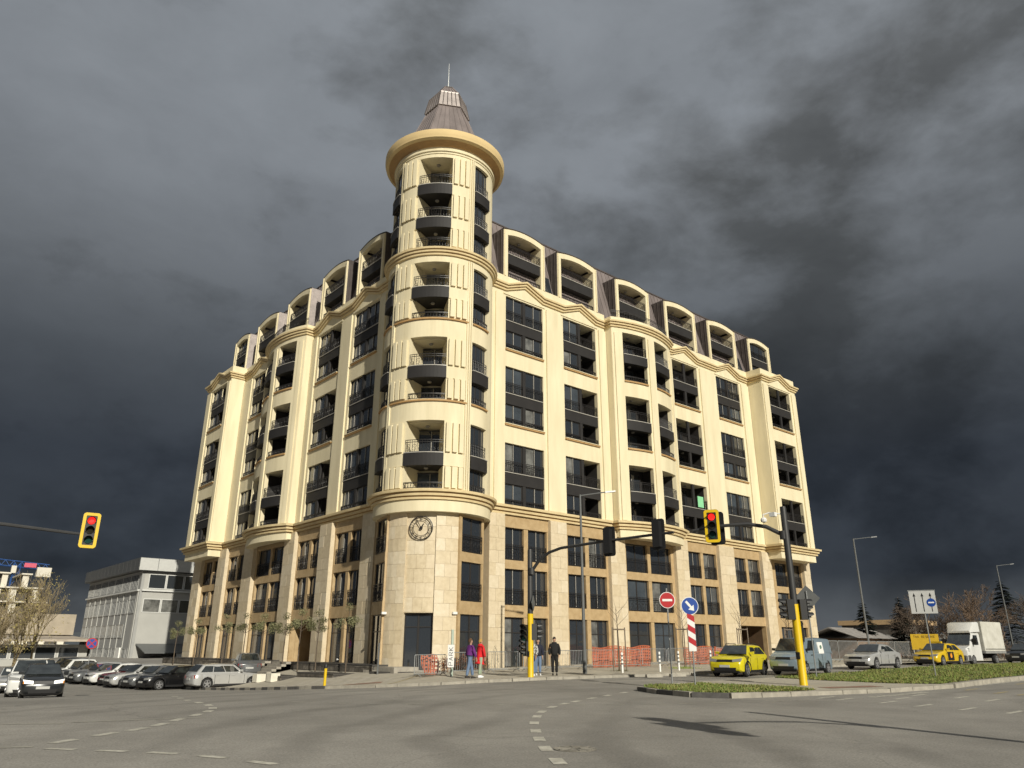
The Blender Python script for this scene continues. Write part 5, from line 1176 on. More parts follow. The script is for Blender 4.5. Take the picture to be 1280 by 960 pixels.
def disc(name, c, r_, th, face, m, parent, n=28, back=None):
    d = Vector((math.cos(R(face)), math.sin(R(face)), 0)); t = Vector((-d.y, d.x, 0)); c = Vector(c)+d*.034; b = MB()
    b.loft([[tuple(c+t*r_*math.cos(2*math.pi*i/n)+Vector((0, 0, r_*math.sin(2*math.pi*i/n)))+d*o_) for i in range(n)] for o_ in (0, th)]); return b.build(name, m, parent)
def flat(name, c, poly, off, th, face, m, parent):
    d = Vector((math.cos(R(face)), math.sin(R(face)), 0)); t = Vector((-d.y, d.x, 0)); c = Vector(c); b = MB()   # u to the viewer's left is +t seen from behind: flip so u grows to the reader's right
    b.prism(poly, lambda u, v: tuple(c+t*u+Vector((0, 0, v))+d*off), lambda u, v: tuple(c+t*u+Vector((0, 0, v))+d*(off+th))); return b.build(name, m, parent)
def signpost(name, label, x, y, z, h, r_=.03, cat='road sign', m=STEEL):
    t = thing(name, label, cat, (x, y, z)); b = MB(); b.tube([(0, 0, -.2), (0, 0, h)], r_, 8); b.build('post', m, t); return t
s = signpost('no_entry_sign', 'round red no entry sign with a white bar on the grass island', -1.75, -20.7, .27, 3.65)
disc('sign_plate', (0, 0, 3.18), .32, .012, 228, SIGNW, s); disc('sign_face', (0, 0, 3.18), .295, .006, 228, SIGNR, s).location = Vector((math.cos(R(228)), math.sin(R(228)), 0))*.0125
flat('white_bar', (0, 0, 3.18), [(-.2, -.045), (.2, -.045), (.2, .045), (-.2, .045)], .0535, .004, 228, SIGNW, s)
s = signpost('keep_right_sign', 'round blue sign with a white diagonal arrow above a red and white striped board', -2.3, -22.2, .27, 3.2)
disc('sign_plate', (0, 0, 2.88), .335, .012, 228, SIGNW, s); disc('sign_face', (0, 0, 2.88), .31, .006, 228, SIGNB, s).location = Vector((math.cos(R(228)), math.sin(R(228)), 0))*.0125
ar = [(-.045, .22), (.045, .22), (.045, -.06), (.14, -.06), (0, -.24), (-.14, -.06), (-.045, -.06)]
flat('white_arrow', (0, 0, 2.88), [(u*math.cos(R(40))-v*math.sin(R(40)), u*math.sin(R(40))+v*math.cos(R(40))) for u, v in ar], .0535, .004, 228, SIGNW, s)
flat('striped_board', (0, 0, 1.83), [(-.14, -.6), (.14, -.6), (.14, .66), (-.14, .66)], .036, .012, 228, SIGNW, s)
for k in range(3):
    zz = 1.48+.44*k; flat('red_stripe', (0, 0, zz), [(-.138, -.02+.1), (.138, -.19+.1), (.138, .03+.1), (-.138, .20+.1)], .0485, .003, 228, SIGNR, s)
s = signpost('priority_sign', 'grey back of a diamond priority sign on the grass verge', 6.3, -22.4, .36, 3.75)
flat('sign_plate', (0, 0, 3.42), [(.0, .58), (.56, 0), (0, -.58), (-.56, 0)], .03, .015, 205+180, BACKG, s); 
flat('sticker', (0, 0, 3.42), [(.18, .10), (.34, .10), (.34, .15), (.18, .15)], .02, -.006, 205+180, SIGNW, s) if False else None
flat('maker_sticker', (0, 0, 3.42), [(-.38, .02), (-.2, .02), (-.2, .08), (-.38, .08)], -.004, .003, 205, SIGNW, s) if False else None
s = signpost('lane_sign', 'white square lane sign with three black arrows and a blue disc on the verge', 10.7, -25.7, .42, 2.75)
FACE = 203
flat('sign_plate', (0, 0, 3.22), [(-.54, -.5), (.54, -.5), (.54, .52), (-.54, .52)], .035, .02, FACE, mat('sign_white_shaded', (.52, .52, .51), .45, var=.05, scale=6), s)  # white plate coloured greyer, as it faces partly away from the sun
flat('sign_frame', (0, 0, 3.22), [(-.57, .505), (.57, .505), (.57, .545), (-.57, .545)], .03, .03, FACE, STEEL, s)
for u in (-.33, 0, .33):
    flat('black_arrow', (0, 0, 3.22), [(u-.018, -.42), (u+.018, -.42), (u+.018, .26), (u+.06, .26), (u, .42), (u-.06, .26), (u-.018, .26)], .0555, .003, FACE, BLACK, s)
dd = Vector((math.cos(R(FACE)), math.sin(R(FACE)), 0)); tt = Vector((-dd.y, dd.x, 0))
o = disc('blue_disc', Vector((0, 0, 3.2))+tt*.33, .185, .004, FACE, SIGNB, s); o.location = dd*.025
flat('disc_print', Vector((0, 0, 3.2))+tt*.33, [(-.12, -.03), (.12, -.03), (.12, .03), (-.12, .03)], .0635, .003, FACE, SIGNW, s)
s = signpost('no_stopping_sign', 'round blue no stopping sign with a red cross beyond the parked cars', -11.3, 30.0, -1.05, 3.2)
disc('sign_face', (0, 0, 2.9), .42, .012, 255, SIGNR, s); o = disc('sign_inner', (0, 0, 2.9), .34, .006, 255, SIGNB, s); o.location = Vector((math.cos(R(255)), math.sin(R(255)), 0))*.0125
for a in (45, -45): ca, sa = math.cos(R(a)), math.sin(R(a)); flat('red_stroke', (0, 0, 2.9), [(-.34*ca+.04*sa, -.34*sa-.04*ca), (.34*ca+.04*sa, .34*sa-.04*ca), (.34*ca-.04*sa, .34*sa+.04*ca), (-.34*ca-.04*sa, -.34*sa+.04*ca)], .053 if a > 0 else .0565, .003, 255, SIGNR, s)
s = signpost('parking_sign', 'pale green post with a vertical white sign board beside the entrance', -2.6, -7.2, .25, 2.25, .07, 'sign', mat('pale_green_post', (.42, .5, .42), .6, var=.08))
flat('sign_board', (0, 0, .95), [(-.22, -.55), (.12, -.55), (.12, .55), (-.22, .55)], .075, .02, 233, SIGNW, s)
def strokes(parent, c, face, off, glyphs, m, lw=.012):
    for lines in glyphs:
        b = MB(); d = Vector((math.cos(R(face)), math.sin(R(face)), 0)); t = Vector((-d.y, d.x, 0)); c_ = Vector(c)
        for (x0, y0, x1, y1) in lines: b.tube([c_+t*x0+Vector((0, 0, y0))+d*off, c_+t*x1+Vector((0, 0, y1))+d*off], lw, 4)
        b.build('letter', m, parent)
# reading upwards: P A R K
gl = []
for k, ch in enumerate('PARK'):
    y0 = -.46+.24*k
    def T(x, y): return (-.05-(y-.5)*.2-.0, y0+x*.18)
    L_ = dict(P=[(0, 0, 0, 1), (0, 1, .8, 1), (.8, 1, .8, .5), (.8, .5, 0, .5)], A=[(0, 0, .45, 1), (.45, 1, .9, 0), (.2, .4, .7, .4)], R=[(0, 0, 0, 1), (0, 1, .8, 1), (.8, 1, .8, .5), (.8, .5, 0, .5), (.3, .5, .9, 0)], K=[(0, 0, 0, 1), (0, .45, .8, 1), (.2, .55, .9, 0)])[ch]
    gl.append([(*T(a, b_), *T(c_, d_)) for a, b_, c_, d_ in L_])
strokes(s, (0, 0, .95), 233, .1, gl, BLACK)
# street lamps
def street_lamp(label, x, y, z, h, ang, arm=1.6, col_=BACKG):
    t = thing('street_lamp', label, 'street lamp', (x, y, z)); b = MB(); b.lathe((0, 0), [(.12, -.2), (.12, 1.2), (.095, 1.22), (.06, h)], 12); b.build('pole', col_, t, smooth=40)
    d = (math.cos(R(ang)), math.sin(R(ang))); b = MB(); b.tube([(0, 0, h-.05), (d[0]*arm, d[1]*arm, h+.22)], .035, 6); b.build('arm', col_, t)
    b = MB(); u = Vector((*d, .14)).normalized(); s_ = Vector((-d[1], d[0], 0)); p = Vector((d[0]*arm, d[1]*arm, h+.22)); P = []
    for zz in (-.05, .03):
        for a_, w_ in ((0, .07), (.62, .12)):
            P.append((a_, w_, zz))
    c = [p+u*0-s_*.07+Vector((0, 0, -.05)), p+u*.62-s_*.12+Vector((0, 0, -.05)), p+u*.62+s_*.12+Vector((0, 0, -.05)), p+s_*.07+Vector((0, 0, -.05))]
    b.hexa(c+[q+Vector((0, 0, .08)) for q in c]); b.build('lamp_head', STEEL, t); return t
street_lamp('tall grey street lamp on the pavement in front of the second bay', 3.45, -10.9, .28, 9.6, -28, 1.5)
street_lamp('slim street lamp beyond the silver saloon, against the dark sky', 40.8, -8.8, .5, 10.5, -22, 2.0)
street_lamp('farthest slim street lamp above the white truck', 78.0, -8.4, .5, 10.7, -22, 2.2)
t = thing('bollard', 'yellow bollard with a black cap at the pavement corner', 'bollard', (-8.6, -5.0, g(-8.6, -5)+.11)); b = MB(); b.lathe((0, 0), [(.07, -.1), (.07, .82)], 12); b.build('post', YEL, t, smooth=40); b = MB(); b.lathe((0, 0), [(.078, .822), (.078, .97), (.05, 1.02)], 12); b.build('cap', BLACK, t, smooth=40)
t = thing('bollard', 'slim grey post beside the corner entrance steps', 'post', (-2.9, -.4, .1)); b = MB(); b.tube([(0, 0, -.3), (0, 0, 1.75)], .05, 8); b.build('post', BACKG, t)
# white striped posts along the kerb
wp = None; WPG = 'white posts along the right-hand kerb'
for i, (x, y, lb) in enumerate([(5.3, -11.9, 'white banded post nearest the grey street lamp'), (7.6, -12.6, 'white banded post in front of the orange fencing, second from the street lamp'), (9.8, -12.2, 'white banded post just left of the no entry sign'), (12.2, -12.7, 'white banded post behind the blue arrow sign'), (14.4, -12.9, 'white banded post just left of the yellow crossover')]):
    z = g(x, y)+.12
    if wp is None:
        wp = thing('marker_post', lb, 'post', (x, y, z), 0, WPG); b = MB(); b.lathe((0, 0), [(.055, -.05), (.055, 1.0), (.03, 1.04)], 10); b.build('post', WHITE, wp, smooth=40)
        for k in range(3): b = MB(); b.lathe((0, 0), [(.058, .42+.2*k), (.058, .5+.2*k)], 10); b.build('band', BACKG, wp)
    else: dup(wp, (x, y, z), 0, lb)
# concrete parking stops
ps = MB(); ps.prism([(-.12, 0), (.12, 0), (.06, .14), (-.06, .14)], lambda u, v: (-.45, u, v), lambda u, v: (.45, u, v)); PS = ps.mesh('parking_stop', KERB)
for i, (x, y) in enumerate([(4.6, -14.6), (6.0, -15.0), (7.4, -15.3)]):
    tag(put('parking_stop', PS, None, (x, y, g(x, y)), R(-20)), ['low wedge kerb block at the tip of the pavement, nearest the lamp', 'low wedge kerb block in the middle of the three', 'low wedge kerb block closest to the yellow crossover'][i], 'kerb block', 'wedge kerb blocks')
# crowd barriers
def barrier(w_=2.3):
    if 'bar' in CACHE: return CACHE['bar']
    b = MB(); h = 1.08; b.tube([(-w_/2, 0, .16), (-w_/2, 0, h-.05), (-w_/2+.05, 0, h), (w_/2-.05, 0, h), (w_/2, 0, h-.05), (w_/2, 0, .16), (-w_/2, 0, .16)], .021, 6)
    n = 17; c = MB()
    for i in range(1, n): c.tube([(-w_/2+w_*i/n, 0, .16), (-w_/2+w_*i/n, 0, h)], .011, 4)
    f = MB()
    for x in (-w_/2+.2, w_/2-.2): f.tube([(x, -.3, 0), (x, -.28, .05), (x, 0, .18), (x, .28, .05), (x, .3, 0)], .018, 5)
    CACHE['bar'] = (b.mesh('frame', STEEL), c.mesh('bars', STEEL), f.mesh('foot', STEEL)); return CACHE['bar']
BG = 'galvanised crowd barriers along the pavement'
bars = [(-3.3, -6.3, 10, 'crowd barrier just right of the white sign board, leaning orange net against it'), (-.9, -6.3, -4, 'crowd barrier behind the red jacket'), (1.6, -6.4, 0, 'crowd barrier behind the yellow foot of the far mast'), (4.1, -6.5, 2, 'crowd barrier behind the person in black'), (6.6, -6.6, 0, 'crowd barrier behind the grey street lamp'), (9.0, -6.8, -2, 'crowd barrier left of the orange fencing, by the first tree guard'),
        (11.4, -7.0, -2, 'crowd barrier in front of the left half of the orange fencing'), (13.8, -7.2, -4, 'crowd barrier in front of the right half of the orange fencing'), (16.2, -7.4, -3, 'crowd barrier behind the blue arrow sign'), (18.6, -7.6, -2, 'crowd barrier behind the striped board'), (21.0, -7.8, 0, 'crowd barrier above the roof of the yellow crossover'), (23.5, -7.9, 0, 'crowd barrier behind the blue van roof')]
for x, y, a, lb in bars:
    t = thing('crowd_barrier', lb, 'barrier', (x, y, g(x, y)+.13), R(a), BG); f, c, ft = barrier(); put('frame', f, t); put('bars', c, t); put('foot', ft, t)
for k in range(10):
    x = 29+3.1*k; t = thing('crowd_barrier', 'light metal site fence panel beyond the waiting cars, %s' % ['behind the blue van tail', 'behind the silver saloon bonnet', 'behind the silver saloon roof', 'behind the silver saloon boot', 'left of the yellow taxi', 'behind the taxi bonnet', 'behind the taxi roof', 'left of the white truck', 'hidden mostly by the truck cab', 'beyond the truck box'][k], 'fence', (x, -11.2-.05*k, g(x, -11)+.1), R(-1), 'site fence panels beyond the cars')
    f, c, ft = barrier(); 
    for nm, me in (('frame', f), ('bars', c), ('foot', ft)): o = put(nm, me, t); o.scale = (1.3, 1, 1.45)
# orange plastic fencing
ORG = mat('orange_mesh', (.42, .11, .05), .6, var=.2, scale=3)
def net(label, x, y, z, w_, h_, rot, sag=.12, tilt=0):
    b = MB(); n, m_ = int(w_/.16), int(h_/.16); 
    def P(i, j): u, v = i/n, j/m_; return (-w_/2+w_*u, sag*math.sin(u*9+v*3)*.6+sag*math.sin(u*23)*.3+tilt*v, v*h_*(1-.06*math.sin(u*6)))
    for i in range(n):
        for j in range(m_):
            a, c, d, e = (Vector(P(i, j)), Vector(P(i+1, j)), Vector(P(i+1, j+1)), Vector(P(i, j+1))); k = .30
            mid = (a+c+d+e)/4
            q = [mid+(p-mid)*.42 for p in (a, c, d, e)]; o = len(b.v); b.v += [tuple(p) for p in (a, c, d, e)]+[tuple(p) for p in q]
            for s_ in range(4): b.f.append((o+s_, o+(s_+1) % 4, o+4+(s_+1) % 4, o+4+s_)); b.m.append(0)
    return tag(b.build('safety_net', ORG, None, loc=(x, y, z), rot=R(rot), recalc=False), label, 'safety net')
net('orange safety netting hung behind the barriers, left panel', 11.0, -5.6, g(11, -5)+.13, 2.6, 1.25, -2); net('orange safety netting hung behind the barriers, second panel', 13.7, -5.8, g(13, -5)+.13, 2.5, 1.25, -3); net('orange safety netting seen between the striped board and the yellow crossover', 19.6, -6.4, g(19, -6)+.13, 3.2, 1.15, 0)
net('orange safety netting behind the yellow crossover', 22.8, -6.7, g(22, -6)+.13, 3.2, 1.15, 0); net('orange net sagging over the barrier beside the white sign board', -2.9, -5.9, .28, 1.3, .95, 25, .25, .3)
REDB = mat('red_brown_shrub', (.16, .06, .03), .85, var=.3, scale=6)
# tree guards with saplings
WOOD = mat('grey_stake_wood', (.19, .15, .11), .85, var=.2, scale=4); BARK = mat('bark', (.115, .088, .064), .9, var=.3, scale=5)
TGG = 'young trees in timber guards along the kerb'
for i, (x, y, lb) in enumerate([(7.0, -10.2, 'bare sapling in a timber guard in front of the third pillar'), (12.2, -10.8, 'bare sapling in a timber guard behind the no entry sign post'), (18.2, -11.0, 'bare sapling in a timber guard above the bonnet of the yellow crossover'), (23.0, -11.6, 'bare sapling in a timber guard left of the blue van roof')]):
    t = thing('sapling', lb, 'young tree', (x, y, g(x, y)+.12), rnd.uniform(0, 3), TGG); b = MB()
    for a in (0, 120, 240): b.tube([(.42*math.cos(R(a)), .42*math.sin(R(a)), -.1), (.40*math.cos(R(a)), .40*math.sin(R(a)), 2.35)], .035, 6)
    for k in range(3):
        a, c = R(120*k), R(120*k+120); b.tube([(.41*math.cos(a), .41*math.sin(a), 2.25), (.41*math.cos(c), .41*math.sin(c), 2.25)], .035, 5)
    b.build('guard', WOOD, t); b = MB(); b.tube([(0, 0, -.1), (.03, 0, 1.5), (.0, .05, 2.6), (.05, .1, 3.4)], [.03, .026, .02, .01], 6)
    for k in range(9):
        z0 = 2.2+.13*k; a = R(137*k); l = rnd.uniform(.5, 1.3); b.tube([(0, .04, z0), (l*.5*math.cos(a), l*.5*math.sin(a), z0+l*.5), (l*.8*math.cos(a), l*.8*math.sin(a), z0+l)], [.012, .008, .004], 4)
    b.build('trunk', BARK, t)
    gb_ = MB()
    for k in range(160): px, py = rnd.gauss(0, .35), rnd.gauss(0, .3); gb_.add([(px-.03, py, 0), (px+.03, py, 0), (px+rnd.uniform(-.05, .05), py, rnd.uniform(.05, .16))], [(0, 1, 2)])
    stuff(gb_.build('grass_tuft', GRASSM, t, recalc=False))
def leafball(b, c, r_, n, s0, s1, m=0, flat_=1.0, shell=.35):
    for k in range(n):
        d = Vector((rnd.gauss(0, 1), rnd.gauss(0, 1), rnd.gauss(0, 1))).normalized(); rr_ = r_*(shell+(1-shell)*rnd.random()**.6); p = Vector(c)+Vector((d.x*rr_, d.y*rr_, d.z*rr_*flat_)); s = rnd.uniform(s0, s1)
        u = Vector((rnd.gauss(0, 1), rnd.gauss(0, 1), rnd.gauss(0, 1))).normalized(); v = u.orthogonal().normalized()
        b.add([p-u*s, p+v*s*.45, p+u*s, p-v*s*.45], [(0, 1, 2, 3)], m if not isinstance(m, tuple) else rnd.choice(m))
THU = mat('dark_conifer_green', (.028, .05, .018), .85, var=.4, scale=8); THU2 = mat('mid_conifer_green', (.05, .075, .025), .85, var=.3, scale=8)
for i, (x, y, h) in enumerate([(4.9, -1.6, 1.3), (6.6, -1.7, 1.1), (8.6, -1.7, 1.35), (10.0, -1.8, 1.15), (11.3, -1.8, 1.0), (15.5, -2.0, 1.2), (17.2, -2.1, 1.0)]):
    t = thing('dwarf_conifer', 'small dark cone conifer, %s' % ['just right of the person in black', 'left of the grey street lamp', 'taller one right of the grey street lamp', 'second to the right of the grey street lamp', 'beside the first tree guard', 'left of the orange fencing end', 'behind the right half of the orange fencing'][i], 'shrub', (x, y, .3), 0, 'dwarf conifers in the front bed')
    b = MB()
    for k in range(420): f = rnd.random()**1.4; a = rnd.uniform(0, 6.283); r_ = .34*(1-f)*(.6+.4*rnd.random())+.02; p = Vector((r_*math.cos(a), r_*math.sin(a), .08+f*h)); s = .07; d = Vector((math.cos(a)*.5, math.sin(a)*.5, 1)).normalized(); v = d.orthogonal().normalized(); b.add([p, p+d*s+v*s*.3, p+d*s*1.6, p+d*s-v*s*.3], [(0, 1, 2, 3)], rnd.randint(0, 1))
    b.build('foliage', [THU, THU2], t, recalc=False); b = MB(); b.tube([(0, 0, -.1), (0, 0, h*.8)], [.03, .01], 5); b.build('trunk', BARK, t)
for i, (x, y, h) in enumerate([(1.6, -2.6, .9), (2.6, -3.0, 1.05), (-.3, -3.4, .8)]):
    t = thing('red_shrub', 'reddish brown leafy shrub behind the barriers, %s' % ['left of the far mast', 'beside the yellow foot of the far mast', 'beside the red jacket'][i], 'shrub', (x, y, .25)); b = MB(); leafball(b, (0, 0, h*.55), h*.5, 420, .04, .09, (0, 1), 1.1, .2); b.build('foliage', [REDB, mat('russet_leaf', (.24, .09, .03), .8, var=.3, scale=7)], t, recalc=False)
    b = MB(); b.tube([(0, 0, -.1), (0, 0, h*.5)], [.03, .01], 5); b.build('trunk', BARK, t)
bed = MB(); bed.box(3.6, 27, -2.6, -.6, -.1, .36); struct(bed.build('planting_bed', SOIL)); bk = MB(); bk.box(3.4, 27.2, -2.85, -2.62, -.1, .42); struct(bk.build('bed_edging', KERB))
# slim olive trees on the left pavement
OLV = mat('olive_leaf', (.13, .135, .06), .8, var=.35, scale=9); OLV2 = mat('olive_leaf_pale', (.22, .21, .11), .8, var=.3, scale=9)
OG = 'slim young olive trees along the left pavement'
for i, (y, h, lb) in enumerate([(3.2, 3.5, 'slim olive tree nearest the tower'), (7.2, 3.3, 'slim olive tree second from the tower'), (9.8, 3.45, 'slim olive tree third from the tower, in front of a pillar'), (12.2, 3.2, 'slim olive tree left of the dark passage opening'), (16.0, 3.3, 'slim olive tree in front of the dark passage opening'), (19.4, 3.4, 'slim olive tree at the left end of the steps'), (23.6, 3.5, 'slim olive tree in the middle of the left terrace'), (30.2, 3.3, 'slim olive tree over the parked row'), (35.5, 3.2, 'slim olive tree farthest along the left street')]):
    x = -3.0; t = thing('olive_tree', lb, 'tree', (x, y, g(x, y)+.1), rnd.uniform(0, 6), OG); h = h+.3-g(x, y)*.6
    b = MB(); b.tube([(0, 0, -.1), (.02, .02, h*.4), (-.02, .0, h*.72), (0, 0, h)], [.045, .04, .03, .012], 6)
    cr = MB()
    for k in range(7):
        a = R(51*k*2.4); l = rnd.uniform(.4, .75); z0 = h*.66+rnd.uniform(0, .3); e = (l*math.cos(a), l*math.sin(a), z0+rnd.uniform(.15, .6)); b.tube([(0, 0, z0), e], [.016, .006], 4); leafball(cr, e, rnd.uniform(.28, .42), 120, .035, .075, (0, 1), .8, .1)
    leafball(cr, (0, 0, h+.1), .38, 130, .035, .075, (0, 1), .8, .1); b.build('trunk', BARK, t); cr.build('crown', [OLV, OLV2], t, recalc=False)
# ================================================================== people
SKIN = mat('skin', (.42, .25, .17), .6, var=.05, scale=20)
def skinmesh(name, verts, edges, radii, m, parent, root=0, sub=1):
    me = bpy.data.meshes.new(name); me.from_pydata(verts, edges, []); me.materials.append(m)
    o = put(name, me, parent); md = o.modifiers.new('skin', 'SKIN'); md.use_smooth_shade = True
    for i, sv in enumerate(me.skin_vertices[0].data):
        r_ = radii[i]; sv.radius = r_ if isinstance(r_, tuple) else (r_, r_); sv.use_root = (i == root)
    s = o.modifiers.new('sub', 'SUBSURF'); s.levels = sub; s.render_levels = sub
    return o
def person(label, x, y, z, face, h, jacket, trousers, hair, shoe, stride=.0, arms=((.05, .12), (.05, .12)), coat=.0, jacket2=None, hood=False, bald=False, lean=0):
    """front is +x. stride: half step length; arms: (elbow forward, wrist forward) for left and right"""
    t = thing('person', label, 'person', (x, y, z), R(face)); k = h/1.76
    hip, knee, ank = .92*k, .50*k, .09*k; sh, nk = 1.44*k, 1.52*k
    lx = lean
    # body: head, neck, arms and hands as one skin
    V, E_, Rd = [], [], []
    def add(p, r_, par=None): V.append(p); Rd.append(r_); 
    def node(p, r_, par):
        V.append(tuple(p)); Rd.append(r_); i = len(V)-1
        if par is not None: E_.append((par, i))
        return i
    c = node((lx*.6, 0, 1.25*k), .10*k, None); n0 = node((lx, 0, nk-.02), .055*k, c); n1 = node((lx+.01, 0, nk+.04), .052*k, n0); j = node((lx+.025, 0, nk+.10*k), (.075*k, .066*k), n1); m_ = node((lx+.015, 0, nk+.165*k), (.092*k, .075*k), j); tp = node((lx+.0, 0, nk+.235*k), (.07*k, .06*k), m_)
    node((lx+.10*k, 0, nk+.125*k), .014*k, m_)      # nose
    for s in (-1, 1): node((lx, s*.085*k, nk+.14*k), .016*k, m_)      # ears
    W_ = []
    for s, (ef, wf) in zip((1, -1), arms):
        a = node((lx*.9, s*.17*k, sh-.02), .055*k, c); e = node((lx+ef, s*.23*k, 1.15*k), .04*k, a); wr_ = node((lx+wf, s*.22*k, .93*k), .028*k, e)
        pm = node((lx+wf+.02, s*.22*k, .87*k), (.04*k, .018*k), wr_); W_.append((e, wr_))
        for q, (dx, l) in enumerate(((.026, .075), (.009, .085), (-.009, .08), (-.026, .062))):
            f1 = node((lx+wf+.02+dx, s*.22*k, (.87-.05)*k), .009*k, pm); node((lx+wf+.035+dx, s*.212*k, (.87-.05-l)*k), .007*k, f1)
        th = node((lx+wf+.055, s*.215*k, .85*k), .010*k, pm); node((lx+wf+.065, s*.21*k, .80*k), .008*k, th)
    skinmesh('body', V, E_, Rd, SKIN, t, 0, 2)
    # trousers
    V, E_, Rd = [], [], []
    p = node((0, 0, hip+.12), (.125*k, .155*k), None); 
    for s in (1, -1):
        f = s*stride; a = node((f*.2, s*.09*k, hip-.08), .108*k, p); kn = node((f*.62+.03*abs(stride)/.2*(1 if s > 0 else .3), s*.095*k, knee), .082*k, a); an = node((f, s*.095*k, ank+.03), .072*k, kn); 
    skinmesh('trousers', V, E_, Rd, trousers, t, 0, 2)
    for s in (1, -1):
        f = s*stride; b = MB(); zz = ank-.09*k+(.03 if s < 0 and stride > .1 else 0)
        b.loft([[(f+xx*k, s*.095*k+yy*w2*k, zz+z2*k) for yy, z2 in ((-1, 0), (1, 0), (1, hh*.6), (.5, hh), (-.5, hh), (-1, hh*.6))] for xx, w2, hh in ((-.075, .032, .09), (.0, .042, .11), (.10, .045, .075), (.185, .035, .045))]); b.build('shoe', shoe, t, smooth=50)
    # jacket
    V, E_, Rd = [], [], []
    p = node((lx*.2, 0, hip-.06-coat*.06), (.165*k, .20*k), None); q = node((lx*.5, 0, 1.12*k), (.15*k, .19*k), p); ch = node((lx*.8, 0, 1.33*k), (.15*k, .205*k), q); nn = node((lx, 0, nk-.02), (.075*k, .08*k), ch)
    for s, (ef, wf) in zip((1, -1), arms):
        a = node((lx*.9, s*.19*k, sh-.03), .09*k, ch); e = node((lx+ef, s*.255*k, 1.15*k), .078*k, a); node((lx+wf*.9, s*.235*k, .94*k), .064*k, e)
    if coat: node((0, 0, hip-.16*k), (.15*k, .18*k), p)
    jk = skinmesh('jacket', V, E_, Rd, jacket, t, 0, 2)
    if jacket2: 
        V, E_, Rd = [], [], []; p = node((lx*.2, 0, hip-.08), (.185*k, .225*k), None); node((lx*.35, 0, 1.15*k), (.175*k, .222*k), p); skinmesh('jacket_panel', V, E_, Rd, jacket2, t, 0, 2)
    # hair
    if not bald:
        b = MB(); cx, cz = lx-.005, nk+.165*k
        b.lathe((0, 0), [(.098*k, cz-.03), (.102*k, cz+.03*k), (.088*k, cz+.08*k), (.05*k, cz+.118*k), (.01, cz+.125*k)], 14); b.v = [((x_*1.05+cx-.016), y_*.86, z_-max(0, -x_)*.35) for x_, y_, z_ in b.v]; b.build('hair', hair, t, smooth=60)
    if hood: b = MB(); b.loft([[(lx-.03+rx*math.cos(2*math.pi*i/12), ry*math.sin(2*math.pi*i/12), zz) for i in range(12)] for zz, rx, ry in ((nk-.06, .12, .15), (nk+.0, .115, .13), (nk+.04, .095, .105))]); b.build('hood', jacket, t, smooth=60)
    return t
def cl(name, c, **k): return mat('cloth_'+name, c, .85, scale=12, var=.12, **k)
JEANS = cl('blue_jeans', (.13, .19, .30)); PGREEN = cl('pale_green', (.30, .36, .26)); NAVYC = cl('navy', (.012, .014, .03)); PURP = cl('purple', (.13, .02, .17)); REDC = cl('red', (.62, .015, .02)); BLKC = cl('black', (.008, .008, .008))
CAMO = mat('cloth_patterned', (.62, .62, .6), .85, scale=14, c2=(.012, .014, .016), detail=1); HB = mat('hair_brown', (.09, .045, .02), .8); HG = mat('hair_blond', (.42, .25, .07), .8); HGR = mat('hair_grey', (.5, .5, .47), .8); HBK = mat('hair_black', (.012, .01, .009), .8); SHOE = cl('dark_shoe', (.03, .025, .02)); SHW = cl('white_trainer', (.7, .7, .7))
person('walking person in a purple and navy jacket and blue jeans', -3.5, -9.9, g(-3.5, -9.9)+.125, -8, 1.80, PURP, JEANS, HB, SHOE, .22, ((-.05, -.02), (.08, .2)), jacket2=NAVYC, lean=.03)
person('walking person in a bright red jacket and pale green trousers', -2.75, -9.75, g(-2.75, -9.75)+.125, -4, 1.76, REDC, PGREEN, HG, SHW, .10, ((.03, .1), (.03, .1)), coat=1, hood=True, lean=.03)
person('grey haired person in a black and white patterned jacket behind the yellow pole', -.35, -10.95, g(-.35, -10.9)+.125, 215, 1.78, CAMO, JEANS, HGR, SHW, .03, ((.08, .17), (.06, .12)))
person('person in a dark jacket and blue jeans just right of the patterned jacket', .35, -10.6, g(.3, -10.6)+.125, 235, 1.74, NAVYC, JEANS, HBK, SHW, .05, ((.05, .1), (.08, .18)))
person('person dressed all in black standing alone on the kerb', .85, -11.3, g(.85, -11.3)+.125, 228, 1.80, BLKC, BLKC, HBK, SHOE, .02, ((-.03, .0), (-.03, .0)), hood=True)
